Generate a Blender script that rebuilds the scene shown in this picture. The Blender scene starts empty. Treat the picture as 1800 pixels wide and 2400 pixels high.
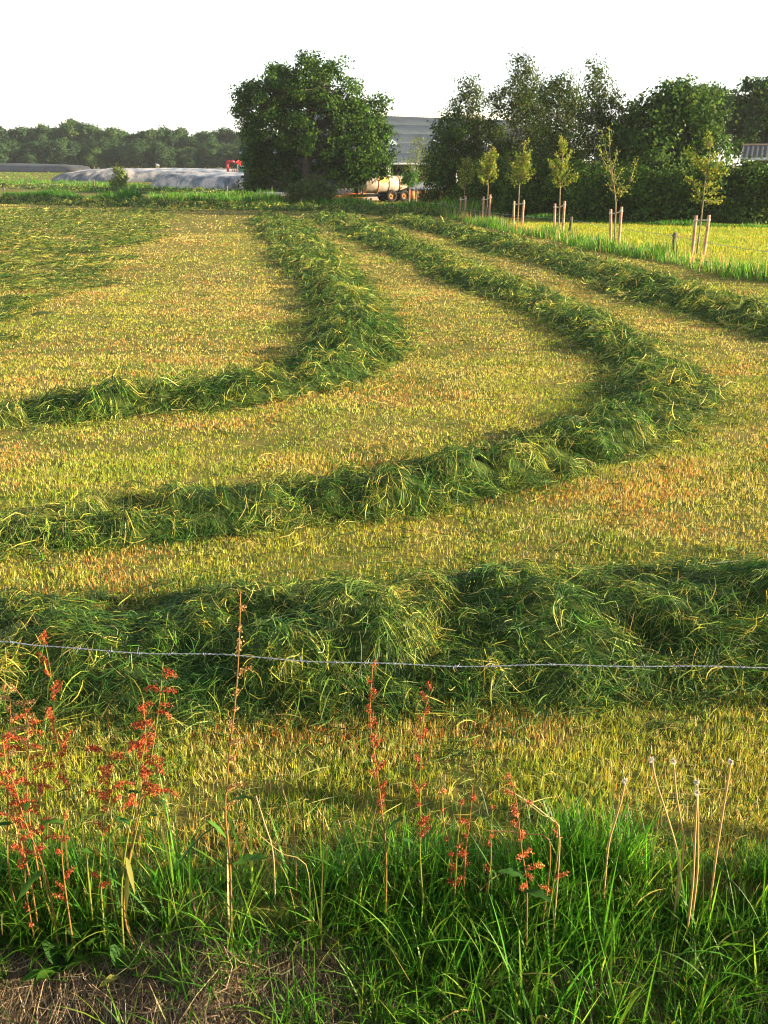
import bpy, math
import numpy as np
from mathutils import Vector, Matrix

rng = np.random.default_rng(7)
R = math.radians
sc = bpy.context.scene
COL = sc.collection

# ------------------------------------------------------------------ camera
CAM_H, PITCH, F = 2.5, R(19.04), 2333.0          # F in pixels of the 1800 x 2400 photograph
cam = bpy.data.cameras.new('camera')
cam.sensor_fit = 'VERTICAL'; cam.sensor_height = 36.0; cam.lens = 36.0 * F / 2400.0
cam.clip_start = 0.05; cam.clip_end = 3000
cam_o = bpy.data.objects.new('camera', cam); COL.objects.link(cam_o)
cam_o.location = (0, 0, CAM_H); cam_o.rotation_euler = (math.pi / 2 - PITCH, 0, 0)
sc.camera = cam_o

# ------------------------------------------------------------------ sky, sun, exposure
SUN_AZ, SUN_EL = R(99), R(14.5)                     # azimuth clockwise from the view direction (+Y)
w = bpy.data.worlds.new('World'); sc.world = w; w.use_nodes = True
nt = w.node_tree; bg = nt.nodes['Background']
sky = nt.nodes.new('ShaderNodeTexSky'); sky.sky_type = 'NISHITA'; sky.sun_disc = False
sky.sun_elevation = SUN_EL; sky.sun_rotation = SUN_AZ
sky.altitude = 0; sky.air_density = 1.0; sky.dust_density = 0.3; sky.ozone_density = 1.0
hsv = nt.nodes.new('ShaderNodeHueSaturation'); hsv.inputs['Saturation'].default_value = 0.45
nt.links.new(sky.outputs[0], hsv.inputs['Color']); nt.links.new(hsv.outputs[0], bg.inputs[0])
bg.inputs[1].default_value = 0.088
sun = bpy.data.lights.new('sun', 'SUN'); sun.energy = 5.0; sun.angle = R(0.6); sun.color = (1.0, 0.81, 0.50)
sun_o = bpy.data.objects.new('sun', sun); COL.objects.link(sun_o)
sdir = Vector((math.sin(SUN_AZ) * math.cos(SUN_EL), math.cos(SUN_AZ) * math.cos(SUN_EL), math.sin(SUN_EL)))
sun_o.rotation_euler = sdir.to_track_quat('Z', 'Y').to_euler(); sun_o.location = (40, 20, 30)
sc.view_settings.view_transform = 'Standard'; sc.view_settings.look = 'None'
sc.view_settings.gamma = 1.0; sc.view_settings.use_curve_mapping = False
sc.view_settings.exposure = 2.0
sc.cycles.max_bounces = 6; sc.cycles.diffuse_bounces = 3; sc.cycles.glossy_bounces = 2
sc.cycles.transmission_bounces = 3; sc.cycles.transparent_max_bounces = 4
sc.cycles.caustics_reflective = False; sc.cycles.caustics_refractive = False
sc.cycles.use_denoising = True
sc.cycles.pixel_filter_type = 'BLACKMAN_HARRIS'; sc.cycles.filter_width = 1.1

# ------------------------------------------------------------------ photograph pixel -> place
def terrain(x, y):
    x = np.asarray(x, float); y = np.asarray(y, float)
    z = np.where(y > 120, 0.016 * (np.minimum(y, 330) - 120), 0.0)
    z = z + np.where((y > 3.2) & (y < 120), 0.018 * np.sin(x * 0.9 + 1.3) * np.sin(y * 0.7), 0) * np.clip((y - 3.2) / 3, 0, 1)
    e = 2.98 + 0.05 * np.sin(x * 2.1) + 0.03 * np.sin(x * 5.3 + 1)        # crest of the ditch bank
    t = e - y
    bank = -0.80 * (np.sqrt(np.maximum(t + 0.03, 0) ** 2 + 0.02) - 0.03) * (t > -0.02)
    bank = np.maximum(bank, -0.75)
    up = -0.75 + np.clip((1.5 - y) / 1.3, 0, 1) * 1.65                     # far side of the ditch: the road verge
    z = np.where(y < e, np.where(y < 1.5, up, bank), z)
    return z
def ray(px, py):
    cx, cy = (px - 900) / F, (1200 - py) / F
    c, s = math.cos(PITCH), math.sin(PITCH)
    return np.array([cx, c + cy * s, -s + cy * c])
def atY(px, py, Y):
    d = ray(px, py); t = Y / d[1]
    return np.array([d[0] * t, Y, CAM_H + d[2] * t])
def G(px, py, z0=0.0):
    d = ray(px, py); Ys = np.geomspace(2.0, 700, 6000); X = d[0] / d[1] * Ys
    f = CAM_H + d[2] / d[1] * Ys - terrain(X, Ys) - z0; k = int(np.argmax(f < 0)) if (f < 0).any() else len(Ys) - 1; k = max(k, 1)
    t = f[k - 1] / (f[k - 1] - f[k] + 1e-12) if f[k] < 0 else 1.0; Y = Ys[k - 1] + (Ys[k] - Ys[k - 1]) * t
    return np.array([d[0] / d[1] * Y, Y, float(terrain(d[0] / d[1] * Y, Y))])
def pxm(Y, z=1.0):                      # photograph pixels per metre at distance Y
    return F / (Y * math.cos(PITCH) + (CAM_H - z) * math.sin(PITCH))

# ------------------------------------------------------------------ helpers: noise, meshes, objects
_h = rng.random((256, 256))
def vnoise(x, y):
    x = np.asarray(x, float); y = np.asarray(y, float)
    xi = np.floor(x).astype(int); yi = np.floor(y).astype(int); fx = x - xi; fy = y - yi
    fx = fx * fx * (3 - 2 * fx); fy = fy * fy * (3 - 2 * fy)
    a = _h[xi & 255, yi & 255]; b = _h[(xi + 1) & 255, yi & 255]; c = _h[xi & 255, (yi + 1) & 255]; d = _h[(xi + 1) & 255, (yi + 1) & 255]
    return (a * (1 - fx) + b * fx) * (1 - fy) + (c * (1 - fx) + d * fx) * fy
def fbm(x, y, o=4):
    v = 0; a = 0.5
    for k in range(o): v = v + a * vnoise(x * 2 ** k + 17.3 * k, y * 2 ** k + 9.1 * k); a *= 0.5
    return v
def mesh_np(name, V, Q, mat=None, col=None, smooth=False, T=None):
    V = np.asarray(V, np.float32).reshape(-1, 3)
    Q = np.asarray(Q, np.int32).reshape(-1, 4) if Q is not None and len(Q) else np.zeros((0, 4), np.int32)
    T = np.asarray(T, np.int32).reshape(-1, 3) if T is not None and len(T) else np.zeros((0, 3), np.int32)
    me = bpy.data.meshes.new(name)
    me.vertices.add(len(V)); me.vertices.foreach_set('co', V.ravel())
    nl = Q.size + T.size
    me.loops.add(nl); me.loops.foreach_set('vertex_index', np.concatenate([Q.ravel(), T.ravel()]))
    me.polygons.add(len(Q) + len(T))
    st = np.concatenate([np.arange(len(Q)) * 4, Q.size + np.arange(len(T)) * 3]).astype(np.int32)
    me.polygons.foreach_set('loop_start', st)
    if smooth: me.polygons.foreach_set('use_smooth', np.ones(len(Q) + len(T), bool))
    if col is not None:
        a = me.color_attributes.new('Col', 'FLOAT_COLOR', 'POINT')
        c = np.ones((len(V), 4), np.float32); c[:, :3] = np.asarray(col, np.float32).reshape(-1, 3)
        a.data.foreach_set('color', c.ravel())
    me.update(calc_edges=True); me.validate()
    if mat: me.materials.append(mat)
    return me
class MB:
    """collects quads and triangles for one mesh"""
    def __init__(s): s.V = []; s.Q = []; s.T = []; s.C = []; s.n = 0
    def add(s, V, Q=None, T=None, col=None):
        V = np.asarray(V, float).reshape(-1, 3)
        if Q is not None and len(Q): s.Q.append(np.asarray(Q, int).reshape(-1, 4) + s.n)
        if T is not None and len(T): s.T.append(np.asarray(T, int).reshape(-1, 3) + s.n)
        if col is not None: s.C.append(np.broadcast_to(np.asarray(col, float).reshape(-1, 3), (len(V), 3)))
        s.V.append(V); s.n += len(V); return s
    def box(s, c, d, rz=0.0, M=None, col=None):
        x, y, z = np.array(d) / 2
        v = np.array([[-x, -y, -z], [x, -y, -z], [x, y, -z], [-x, y, -z], [-x, -y, z], [x, -y, z], [x, y, z], [-x, y, z]])
        if M is not None: v = v @ np.array(M).T
        if rz: v = v @ np.array([[math.cos(rz), -math.sin(rz), 0], [math.sin(rz), math.cos(rz), 0], [0, 0, 1]]).T
        return s.add(v + np.array(c), [[0, 3, 2, 1], [4, 5, 6, 7], [0, 1, 5, 4], [1, 2, 6, 5], [2, 3, 7, 6], [3, 0, 4, 7]], col=col)
    def tube(s, P, r, n=6, caps=True, col=None):
        P = np.asarray(P, float); k = len(P); r = np.broadcast_to(np.asarray(r, float), (k,))
        t = np.gradient(P, axis=0); t /= np.linalg.norm(t, axis=1)[:, None] + 1e-9
        ref = np.array([0, 0, 1.0]) if abs(t[:, 2]).mean() < 0.8 else np.array([1.0, 0, 0])
        u = np.cross(t, ref); u /= np.linalg.norm(u, axis=1)[:, None] + 1e-9; v = np.cross(t, u)
        a = np.arange(n) * 2 * math.pi / n
        V = P[:, None] + r[:, None, None] * (np.cos(a)[None, :, None] * u[:, None] + np.sin(a)[None, :, None] * v[:, None])
        i = np.arange(k - 1)[:, None] * n; j = np.arange(n)[None]; j2 = (j + 1) % n
        Q = np.stack([i + j, i + j2, i + n + j2, i + n + j], -1).reshape(-1, 4)
        V = V.reshape(-1, 3); T = None
        if caps:
            V = np.vstack([V, P[:1], P[-1:]]); m = k * n; jj = np.arange(n); j3 = (jj + 1) % n
            T = np.vstack([np.stack([j3, jj, np.full(n, m)], 1), np.stack([(k - 1) * n + jj, (k - 1) * n + j3, np.full(n, m + 1)], 1)])
        return s.add(V, Q, T, col)
    def lathe(s, prof, n=24, M=None, o=(0, 0, 0), col=None):     # prof: (radius, height) along local z
        prof = np.array(prof, float); k = len(prof); a = np.arange(n) * 2 * math.pi / n
        V = np.stack([prof[:, 0, None] * np.cos(a), prof[:, 0, None] * np.sin(a), np.repeat(prof[:, 1, None], n, 1)], -1).reshape(-1, 3)
        if M is not None: V = V @ np.array(M).T
        i = np.arange(k - 1)[:, None] * n; j = np.arange(n)[None]; j2 = (j + 1) % n
        return s.add(V + np.array(o), np.stack([i + j, i + j2, i + n + j2, i + n + j], -1).reshape(-1, 4), col=col)
    def ribbons(s, P, W, side, col):
        """P (N,K,3) centre lines, W (N,K) widths, side (N,3) or (N,K,3) unit vectors, col (N,3) or (N,K,3)"""
        N, K = P.shape[:2]
        if side.ndim == 2: side = side[:, None]
        V = np.stack([P - side * W[..., None] / 2, P + side * W[..., None] / 2], 2).reshape(-1, 3)
        b = (np.arange(N)[:, None] * K + np.arange(K - 1)[None]) * 2
        Q = np.stack([b, b + 1, b + 3, b + 2], -1).reshape(-1, 4)
        if col.ndim == 2: col = np.repeat(col[:, None], K, 1)
        return s.add(V, Q, col=np.repeat(col, 2, 1).reshape(-1, 3) if col.shape[1] == K else None)
    def leaves(s, C, U, Vv, L, Wd, col):
        """one diamond per leaf: base C, along U (unit), across Vv (unit), length L, width Wd"""
        N = len(C); L = np.broadcast_to(L, N)[:, None]; Wd = np.broadcast_to(Wd, N)[:, None]
        nn = np.cross(U, Vv)
        V = np.stack([C, C + U * L * .45 + Vv * Wd / 2 + nn * Wd * .12, C + U * L, C + U * L * .45 - Vv * Wd / 2 + nn * Wd * .12], 1).reshape(-1, 3)
        return s.add(V, np.arange(N * 4).reshape(-1, 4), col=np.repeat(col, 4, 0))
    def mesh(s, name, mat, smooth=False):
        return mesh_np(name, np.vstack(s.V), np.vstack(s.Q) if s.Q else None, mat, np.vstack(s.C) if s.C and sum(map(len, s.C)) == s.n else None, smooth, np.vstack(s.T) if s.T else None)
    def obj(s, name, mat, parent=None, smooth=False):
        return link(name, s.mesh(name, mat, smooth), parent)
def link(name, data, parent=None):
    o = bpy.data.objects.new(name, data); COL.objects.link(o)
    if parent is not None:
        o.parent = parent
        o.matrix_parent_inverse = Matrix.Translation(-Vector(parent.location)) if parent.type == 'EMPTY' else Matrix.Identity(4)
    return o
def tag(o, label=None, cat=None, group=None, kind=None):
    if label: o['label'] = label
    if cat: o['category'] = cat
    if group: o['group'] = group
    if kind: o['kind'] = kind
    return o
def thing(name, label, cat, loc, group=None):     # an Empty at the base; parts are given in world coordinates
    o = bpy.data.objects.new(name, None); COL.objects.link(o); o.location = [float(v) for v in loc]
    o.empty_display_size = 0.1
    return tag(o, label, cat, group)
def unit(v): return v / (np.linalg.norm(v, axis=-1, keepdims=True) + 1e-9)
def rdir(n):
    v = rng.normal(size=(n, 3)); return unit(v)
def leaf_axes(d, rnd=.65, up=.35, down=.25):
    n = len(d); nr = unit(d + np.array([0, 0, up]) + rng.normal(0, rnd, (n, 3))); U = unit(np.cross(nr, rdir(n)) + np.array([0, 0, -down])); W_ = unit(np.cross(nr, U)); return U, W_
def pick(cols, n, p=None, j=0.15):
    cols = np.array(cols, float)
    c = cols[rng.choice(len(cols), n, p=p)]
    return np.clip(c * (1 + rng.normal(0, j, (n, 1))) * (1 + rng.normal(0, j * .4, (n, 3))), 0.003, 0.9)
def smooth_path(P, step=None, n=None):
    P = np.asarray(P, float)
    Q = np.vstack([2 * P[0] - P[1], P, 2 * P[-1] - P[-2]]); out = []
    for i in range(1, len(Q) - 2):
        t = np.linspace(0, 1, 24, endpoint=False)[:, None]
        a, b, c, d = Q[i - 1], Q[i], Q[i + 1], Q[i + 2]
        out.append(0.5 * ((2 * b) + (-a + c) * t + (2 * a - 5 * b + 4 * c - d) * t ** 2 + (-a + 3 * b - 3 * c + d) * t ** 3))
    out = np.vstack(out + [P[-1:]])
    s = np.concatenate([[0], np.cumsum(np.linalg.norm(np.diff(out, axis=0), axis=1))])
    m = n or max(2, int(s[-1] / step) + 1)
    ss = np.linspace(0, s[-1], m)
    return np.stack([np.interp(ss, s, out[:, k]) for k in range(out.shape[1])], 1)

# ------------------------------------------------------------------ materials
def nmat(name):
    m = bpy.data.materials.new(name); m.use_nodes = True
    t = m.node_tree; b = t.nodes['Principled BSDF']; return m, t, b
def ramp(t, stops):
    r = t.nodes.new('ShaderNodeValToRGB'); e = r.color_ramp.elements
    while len(e) < len(stops): e.new(0.5)
    for q, (p, c) in zip(e, stops): q.position = p; q.color = (*c, 1)
    return r
def noise(t, scale, detail=4, coord=None, rough=.55):
    n = t.nodes.new('ShaderNodeTexNoise'); n.inputs['Scale'].default_value = scale; n.inputs['Detail'].default_value = detail; n.inputs['Roughness'].default_value = rough
    if coord is not None: t.links.new(coord, n.inputs['Vector'])
    return n
def wpos(t): return t.nodes.new('ShaderNodeNewGeometry').outputs['Position']
def plain(name, stops, scale=4, rough=.7, metal=0, bump=0.0, spec=.3, obj_space=False, detail=5):
    m, t, b = nmat(name)
    co = t.nodes.new('ShaderNodeTexCoord').outputs['Object'] if obj_space else wpos(t)
    n = noise(t, scale, detail, co); r = ramp(t, stops)
    t.links.new(n.outputs['Fac'], r.inputs[0]); t.links.new(r.outputs[0], b.inputs['Base Color'])
    b.inputs['Roughness'].default_value = rough; b.inputs['Metallic'].default_value = metal; b.inputs['Specular IOR Level'].default_value = spec
    if bump:
        bp = t.nodes.new('ShaderNodeBump'); bp.inputs['Strength'].default_value = bump
        t.links.new(n.outputs['Fac'], bp.inputs['Height']); t.links.new(bp.outputs[0], b.inputs['Normal'])
    return m
def leafmat(name, trans=.4, rough=.55, spec=.25, patch=None, pscale=.6, gain=1.25):
    """colour from the mesh attribute Col; optional world-space patches (list of ramp stops) multiply it"""
    m, t, b = nmat(name)
    at = t.nodes.new('ShaderNodeAttribute'); at.attribute_name = 'Col'; c = at.outputs['Color']
    if patch:
        n = noise(t, pscale, 5, wpos(t), .62); r = ramp(t, patch)
        t.links.new(n.outputs['Fac'], r.inputs[0])
        mx = t.nodes.new('ShaderNodeMix'); mx.data_type = 'RGBA'; mx.blend_type = 'MULTIPLY'; mx.inputs['Factor'].default_value = 1
        t.links.new(c, mx.inputs['A']); t.links.new(r.outputs[0], mx.inputs['B']); c = mx.outputs['Result']
    t.links.new(c, b.inputs['Base Color']); b.inputs['Roughness'].default_value = rough; b.inputs['Specular IOR Level'].default_value = spec
    tr = t.nodes.new('ShaderNodeBsdfTranslucent')
    g = t.nodes.new('ShaderNodeMix'); g.data_type = 'RGBA'; g.blend_type = 'MULTIPLY'; g.inputs['Factor'].default_value = 1
    t.links.new(c, g.inputs['A']); g.inputs['B'].default_value = (gain, gain, gain * .7, 1); t.links.new(g.outputs['Result'], tr.inputs['Color'])
    ms = t.nodes.new('ShaderNodeMixShader'); ms.inputs[0].default_value = trans
    t.links.new(b.outputs[0], ms.inputs[1]); t.links.new(tr.outputs[0], ms.inputs[2])
    t.links.new(ms.outputs[0], t.nodes['Material Output'].inputs['Surface'])
    return m
M = {}
M['soil'] = plain('soil', [(.3, (.05, .06, .014)), (.45, (.11, .11, .025)), (.6, (.17, .135, .04)), (.75, (.075, .10, .018))], 2.2, .95, bump=.3, spec=.05, detail=8)
M['meadow'] = plain('meadow', [(.3, (.13, .16, .02)), (.55, (.22, .23, .03)), (.75, (.28, .24, .05))], 1.5, .95, spec=.05, detail=8)
STUB_PATCH = [(.30, (.85, .98, .8)), (.45, (1., 1., .9)), (.6, (1.12, 1.0, .9)), (.72, (.95, 1., .8))]
M['stubble'] = leafmat('stubble', .35, .6, .15, STUB_PATCH, .55)
M['hay'] = leafmat('hay', .30, .55, .25, [(.3, (.7, .95, .8)), (.5, (.95, 1, .85)), (.62, (1.35, 1.15, .8)), (.75, (.8, 1., .8))], 1.6)
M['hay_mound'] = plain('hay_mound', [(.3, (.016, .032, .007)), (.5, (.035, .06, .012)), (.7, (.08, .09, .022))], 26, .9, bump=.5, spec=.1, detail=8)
M['grass'] = leafmat('grass', .45, .45, .3, [(.3, (.7, .9, .8)), (.55, (1, 1, 1)), (.75, (1.3, 1.1, .8))], 1.3)
M['dead'] = leafmat('dead', .2, .7, .15)
M['leaf'] = leafmat('leaf', .38, .65, .12)
M['leaf_far'] = leafmat('leaf_far', .3, .7, .1)
M['bark'] = plain('bark', [(.3, (.03, .022, .016)), (.6, (.09, .07, .05)), (.8, (.14, .115, .085))], 6, .95, bump=.6)
M['bark_birch'] = plain('bark_birch', [(.35, (.05, .045, .04)), (.5, (.30, .28, .25)), (.75, (.42, .40, .36))], 5, .9)
M['bark_young'] = plain('bark_young', [(.3, (.14, .10, .06)), (.6, (.26, .20, .13)), (.8, (.34, .28, .2))], 12, .9)
M['stake'] = plain('stake', [(.25, (.24, .09, .05)), (.45, (.42, .21, .14)), (.7, (.52, .29, .20))], 7, .8, bump=.2)
M['strap'] = plain('strap', [(.3, (.45, .38, .28)), (.7, (.62, .55, .42))], 20, .7)
M['post'] = plain('post', [(.3, (.05, .042, .035)), (.6, (.13, .11, .09)), (.8, (.20, .17, .14))], 14, .95, bump=.4)
M['wire'] = plain('wire', [(.3, (.16, .18, .21)), (.6, (.30, .33, .37)), (.8, (.22, .21, .20))], 60, .5, metal=.4)
M['stem'] = leafmat('stem', .15, .5, .3)
M['black'] = plain('black', [(.3, (.012, .012, .014)), (.7, (.03, .03, .034))], 8, .6)

# ------------------------------------------------------------------ ground
def grid_obj(name, xs, ys, zf, mat, smooth=True):
    X, Y = np.meshgrid(xs, ys); Z = zf(X, Y); nx, ny = len(xs), len(ys)
    i = np.arange(ny - 1)[:, None] * nx + np.arange(nx - 1)[None]
    Q = np.stack([i, i + 1, i + nx + 1, i + nx], -1)
    return link(name, mesh_np(name, np.stack([X, Y, Z], -1), Q, mat, smooth=smooth))
xs = np.concatenate([-np.geomspace(1200, 8, 26), np.linspace(-7, 7, 85), np.geomspace(8, 1200, 26)])
ys = np.concatenate([np.linspace(-60, -1, 8), np.linspace(-.5, 6, 90), np.geomspace(6.2, 1500, 70)])
ground = grid_obj('ground', xs, ys, terrain, M['soil']); tag(ground, kind='structure')

# ------------------------------------------------------------------ blades, stubble and hay as real ribbons
def inside(poly, x, y):
    poly = np.array(poly); r = np.zeros(len(x), bool); j = len(poly) - 1
    for i in range(len(poly)):
        xi, yi = poly[i]; xj, yj = poly[j]
        c = ((yi > y) != (yj > y)) & (x < (xj - xi) * (y - yi) / (yj - yi + 1e-12) + xi); r ^= c; j = i
    return r
def choose(cols, Wt, j=.16):
    """pick a colour per item from weights Wt (N, C)"""
    Wt = np.maximum(Wt, 1e-4); c = np.cumsum(Wt / Wt.sum(1, keepdims=True), 1); k = (rng.random((len(Wt), 1)) > c[:, :-1]).sum(1)
    v = np.array(cols, float)[k]
    return np.clip(v * (1 + rng.normal(0, j, (len(v), 1))) * (1 + rng.normal(0, j * .35, v.shape)), .004, .85)
def spikes(mb, B, H, Wd, lean, col, bend=.3):
    """one-triangle blades"""
    n = len(B); az = rng.random(n) * 2 * math.pi; d = np.stack([np.cos(az), np.sin(az), np.zeros(n)], 1)
    ln = np.abs(rng.normal(0, lean, n))[:, None]
    sa = rng.random(n) * math.pi; sd = np.stack([np.cos(sa), np.sin(sa), np.zeros(n)], 1) * (Wd / 2)[:, None]
    tip = B + H[:, None] * (np.sin(ln) * d + np.cos(ln) * np.array([0, 0, 1.0]))
    V = np.stack([B - sd, B + sd, tip], 1).reshape(-1, 3)
    mb.add(V, T=np.arange(3 * n).reshape(-1, 3), col=np.repeat(col, 3, 0))
def blade_ribbons(mb, B, L, Wd, lean, curl, col, K=5, flow=None):
    n = len(B); az = rng.random(n) * 2 * math.pi if flow is None else flow
    d = np.stack([np.cos(az), np.sin(az), np.zeros(n)], 1)
    t = np.linspace(0, 1, K)[None, :, None]; ln = np.abs(rng.normal(0, 1, n) * lean)[:, None, None]; cu = (rng.random(n) ** 1.5 * curl)[:, None, None]
    ang = ln + cu * t ** 1.3
    dp = (np.sin(ang) * d[:, None] + np.cos(ang) * np.array([0, 0, 1.0])) * (L[:, None, None] / (K - 1))
    P = B[:, None] + np.concatenate([np.zeros((n, 1, 3)), np.cumsum(dp[:, 1:], 1)], 1)
    tt = np.linspace(0, 1, K)[None]
    W = Wd[:, None] * np.clip(1.04 - tt ** 2.4, .06, 1) * np.clip(.55 + tt * 2.2, 0, 1)
    sa = az + math.pi / 2 + rng.normal(0, .45, n); side = np.stack([np.cos(sa), np.sin(sa), np.zeros(n)], 1)
    shade = np.broadcast_to(col[:, None], (n, K, 3))
    mb.ribbons(P, W, side, shade)
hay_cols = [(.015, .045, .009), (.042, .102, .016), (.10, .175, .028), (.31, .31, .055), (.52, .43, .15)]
def strands(mb, xy, zfun, dirv, d, K, rough=1.0, yellow=0.0, wmul=1.0, lmul=1.0, turn=None, val=None):
    """loose stalks that follow a surface; zfun(x, y, idx) gives its height, dirv the combed direction"""
    n = len(xy); far = np.maximum(1, d / 6.0)
    L = (.06 + .20 * rng.random(n) ** 1.4) * far ** .16 * lmul; Wd = rng.uniform(.0024, .0056, n) * far ** .82 * wmul
    turn = rng.normal(0, 1.3, n) if turn is None else turn; az = np.arctan2(dirv[:, 1], dirv[:, 0])
    t = np.linspace(-.5, .5, K); x = xy[:, 0].copy(); y = xy[:, 1].copy(); PX, PY = [], []
    for k in range(K):
        a = az + turn * t[k]; PX.append(x.copy()); PY.append(y.copy()); x = x + np.cos(a) * L / (K - 1); y = y + np.sin(a) * L / (K - 1)
    PX = np.stack(PX, 1); PY = np.stack(PY, 1); sx = xy[:, :1] - PX.mean(1, keepdims=True); sy = xy[:, 1:] - PY.mean(1, keepdims=True); PX += sx; PY += sy
    Z = np.stack([zfun(PX[:, k], PY[:, k]) for k in range(K)], 1)
    lift = rng.exponential(.010, n) * far ** .45 * rough
    arch = rng.normal(.004, .012, n) * far ** .4 * rough; endf = np.maximum(0, rng.normal(-.004, .03, n)) * far ** .3 * rough
    tt = t[None] * 2
    Z = Z + lift[:, None] + arch[:, None] * (1 - tt ** 2) + endf[:, None] * np.maximum(0, tt) ** 2
    P = np.stack([PX, PY, Z], -1); tan = unit(np.gradient(P, axis=1))
    up = unit(np.array([0, 0, 1.0]) + rng.normal(0, .55, (n, 3)))[:, None]; side = unit(np.cross(tan, up))
    W = Wd[:, None] * np.array([.55, 1, 1, .9, .35] if K == 5 else [.6, 1, .9, .4] if K == 4 else [.7, 1, .5])[None]
    f = fbm(xy[:, 0] * 1.5, xy[:, 1] * 1.5, 3); g = vnoise(xy[:, 0] * 4 + 9, xy[:, 1] * 4)
    yel = np.clip((f - .47) * 4.0 + (g - .5) * .8 + yellow, 0, 1)
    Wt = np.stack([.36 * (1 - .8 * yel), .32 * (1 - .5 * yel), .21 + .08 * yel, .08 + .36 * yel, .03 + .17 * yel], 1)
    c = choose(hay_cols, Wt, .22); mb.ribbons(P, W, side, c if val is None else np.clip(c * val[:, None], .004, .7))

def windrow(label, px, hw, ht, group='windrows of mown grass', dens=1.0, lump=1.0, world=False):
    st = .12
    P = np.array([G(*q)[:2] for q in px]) if not world else np.array(px, float)
    C = smooth_path(P, st); n = len(C); s = np.arange(n) * st
    hwv = np.interp(np.linspace(0, 1, n), np.linspace(0, 1, len(hw)), hw); htv = np.interp(np.linspace(0, 1, n), np.linspace(0, 1, len(ht)), ht)
    wob = (vnoise(s * .35, s * 0 + 3) - .5) * .5; T = unit(np.gradient(C, axis=0)); Nn = np.stack([-T[:, 1], T[:, 0]], 1)
    C = C + Nn * (wob * hwv)[:, None]; hwv = hwv * (.85 + .35 * vnoise(s * .6, s * 0 + 8)); htv = htv * (.7 + .55 * vnoise(s * .8, s * 0 + 5))
    T = unit(np.gradient(C, axis=0)); Nn = np.stack([-T[:, 1], T[:, 0]], 1); tp = np.clip(np.minimum(s, s[-1] - s) / 1.5, 0, 1) ** .6; htv = .86 * htv * tp; hwv = hwv * (.35 + .65 * tp)
    nd = int(s[-1] * 17 * lump) + 8                         # heaps thrown together along the line
    ix = np.sort(rng.integers(0, n, nd)); u = rng.normal(0, .45, nd).clip(-.9, .9)
    dc = C[ix] + Nn[ix] * (u * hwv[ix])[:, None]
    rad = np.minimum(hwv[ix], .8) * (.20 + .36 * rng.random(nd) ** 1.6) + .02; hh = htv[ix] * rng.uniform(.35, 1.2, nd) * (1 - .7 * np.abs(u) ** 1.3)
    win = int(.62 * min(hwv.max(), .85) / st * nd / n) + 3
    def height(x, y, ci, un):
        sh = np.shape(x); x, y, un = np.ravel(x), np.ravel(y), np.ravel(un); c_ = np.clip(np.ravel(ci), 0, n - 1)
        c0 = np.searchsorted(ix, c_); best = np.zeros(len(x)); sec = np.zeros(len(x))
        for k in range(-win, win + 1):
            j = np.clip(c0 + k, 0, nd - 1); q = 1 - ((x - dc[j, 0]) ** 2 + (y - dc[j, 1]) ** 2) / rad[j] ** 2
            v = np.where(q > 0, hh[j] * np.maximum(q, 0) ** .62, 0); sec = np.maximum(sec, np.minimum(best, v)); best = np.maximum(best, v)
        base = htv[c_] * .62 * np.maximum(0, 1 - un ** 2) ** .8 * (.35 + 1.1 * vnoise(x * 2.3, y * 2.3))
        z = np.maximum(base, best + .12 * sec) + .8 * htv[c_] * (fbm(x * 2.6, y * 2.6, 4) - .47)
        return (np.maximum(z, 0) * np.clip((1.12 - np.abs(un)) / .3, 0, 1)).reshape(sh)
    dm = np.hypot(*C.T); kk = 13 if dm.min() < 12 else 9; ma = max(1, int(round(np.median(dm) / 25)))
    CS, U = np.meshgrid(np.arange(0, n, ma), np.linspace(-1.15, 1.15, 2 * kk + 1), indexing='ij')
    XY = C[CS] + Nn[CS] * (U * hwv[CS])[..., None]
    Z = .84 * height(XY[..., 0], XY[..., 1], CS, U) - .012 + terrain(XY[..., 0], XY[..., 1])
    k = 2 * kk + 1; i = np.arange(len(CS) - 1)[:, None] * k + np.arange(k - 1)[None]
    root = thing('windrow', label, 'windrow', (*C[n // 2], 0), group)
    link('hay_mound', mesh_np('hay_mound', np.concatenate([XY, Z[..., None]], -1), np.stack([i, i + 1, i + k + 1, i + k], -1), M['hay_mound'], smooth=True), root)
    LK = 7                                                 # stalks lie in locks that share a direction
    rate = dens * 3600 / LK * (5 / np.maximum(dm, 4.5)) ** 1.24 * hwv * 2.2 * st * (np.abs(C[:, 0]) < .40 * C[:, 1] + .7)
    ci = np.repeat(np.arange(n), rng.poisson(rate)); ml = len(ci)
    un = rng.uniform(-1, 1, ml); un = np.sign(un) * np.abs(un) ** .9 * 1.14; along = rng.uniform(-.5, .5, ml) * st
    fr = rng.random(ml) < .13; un = np.where(fr, np.sign(un) * (1.05 + rng.exponential(.28, ml)), un)      # thin fringe dropped beside the row
    lang = rng.normal(0, 1.0, ml); lturn = rng.normal(0, .8, ml); ltone = rng.normal(0, .16, ml) + .55 * (rng.random(ml) < .10); lval = np.exp(rng.normal(0, .30, ml))
    rp = lambda v: np.repeat(v, LK, 0)
    ci, un, along, lang, lturn, ltone, lval = map(rp, (ci, un, along, lang, lturn, ltone, lval)); m = len(ci)
    far_ = np.maximum(1, dm[ci] / 6) ** .4
    xy = C[ci] + Nn[ci] * (un * hwv[ci])[:, None] + T[ci] * along[:, None] + rng.normal(0, .022, (m, 2)) * far_[:, None]
    mb = MB()
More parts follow.
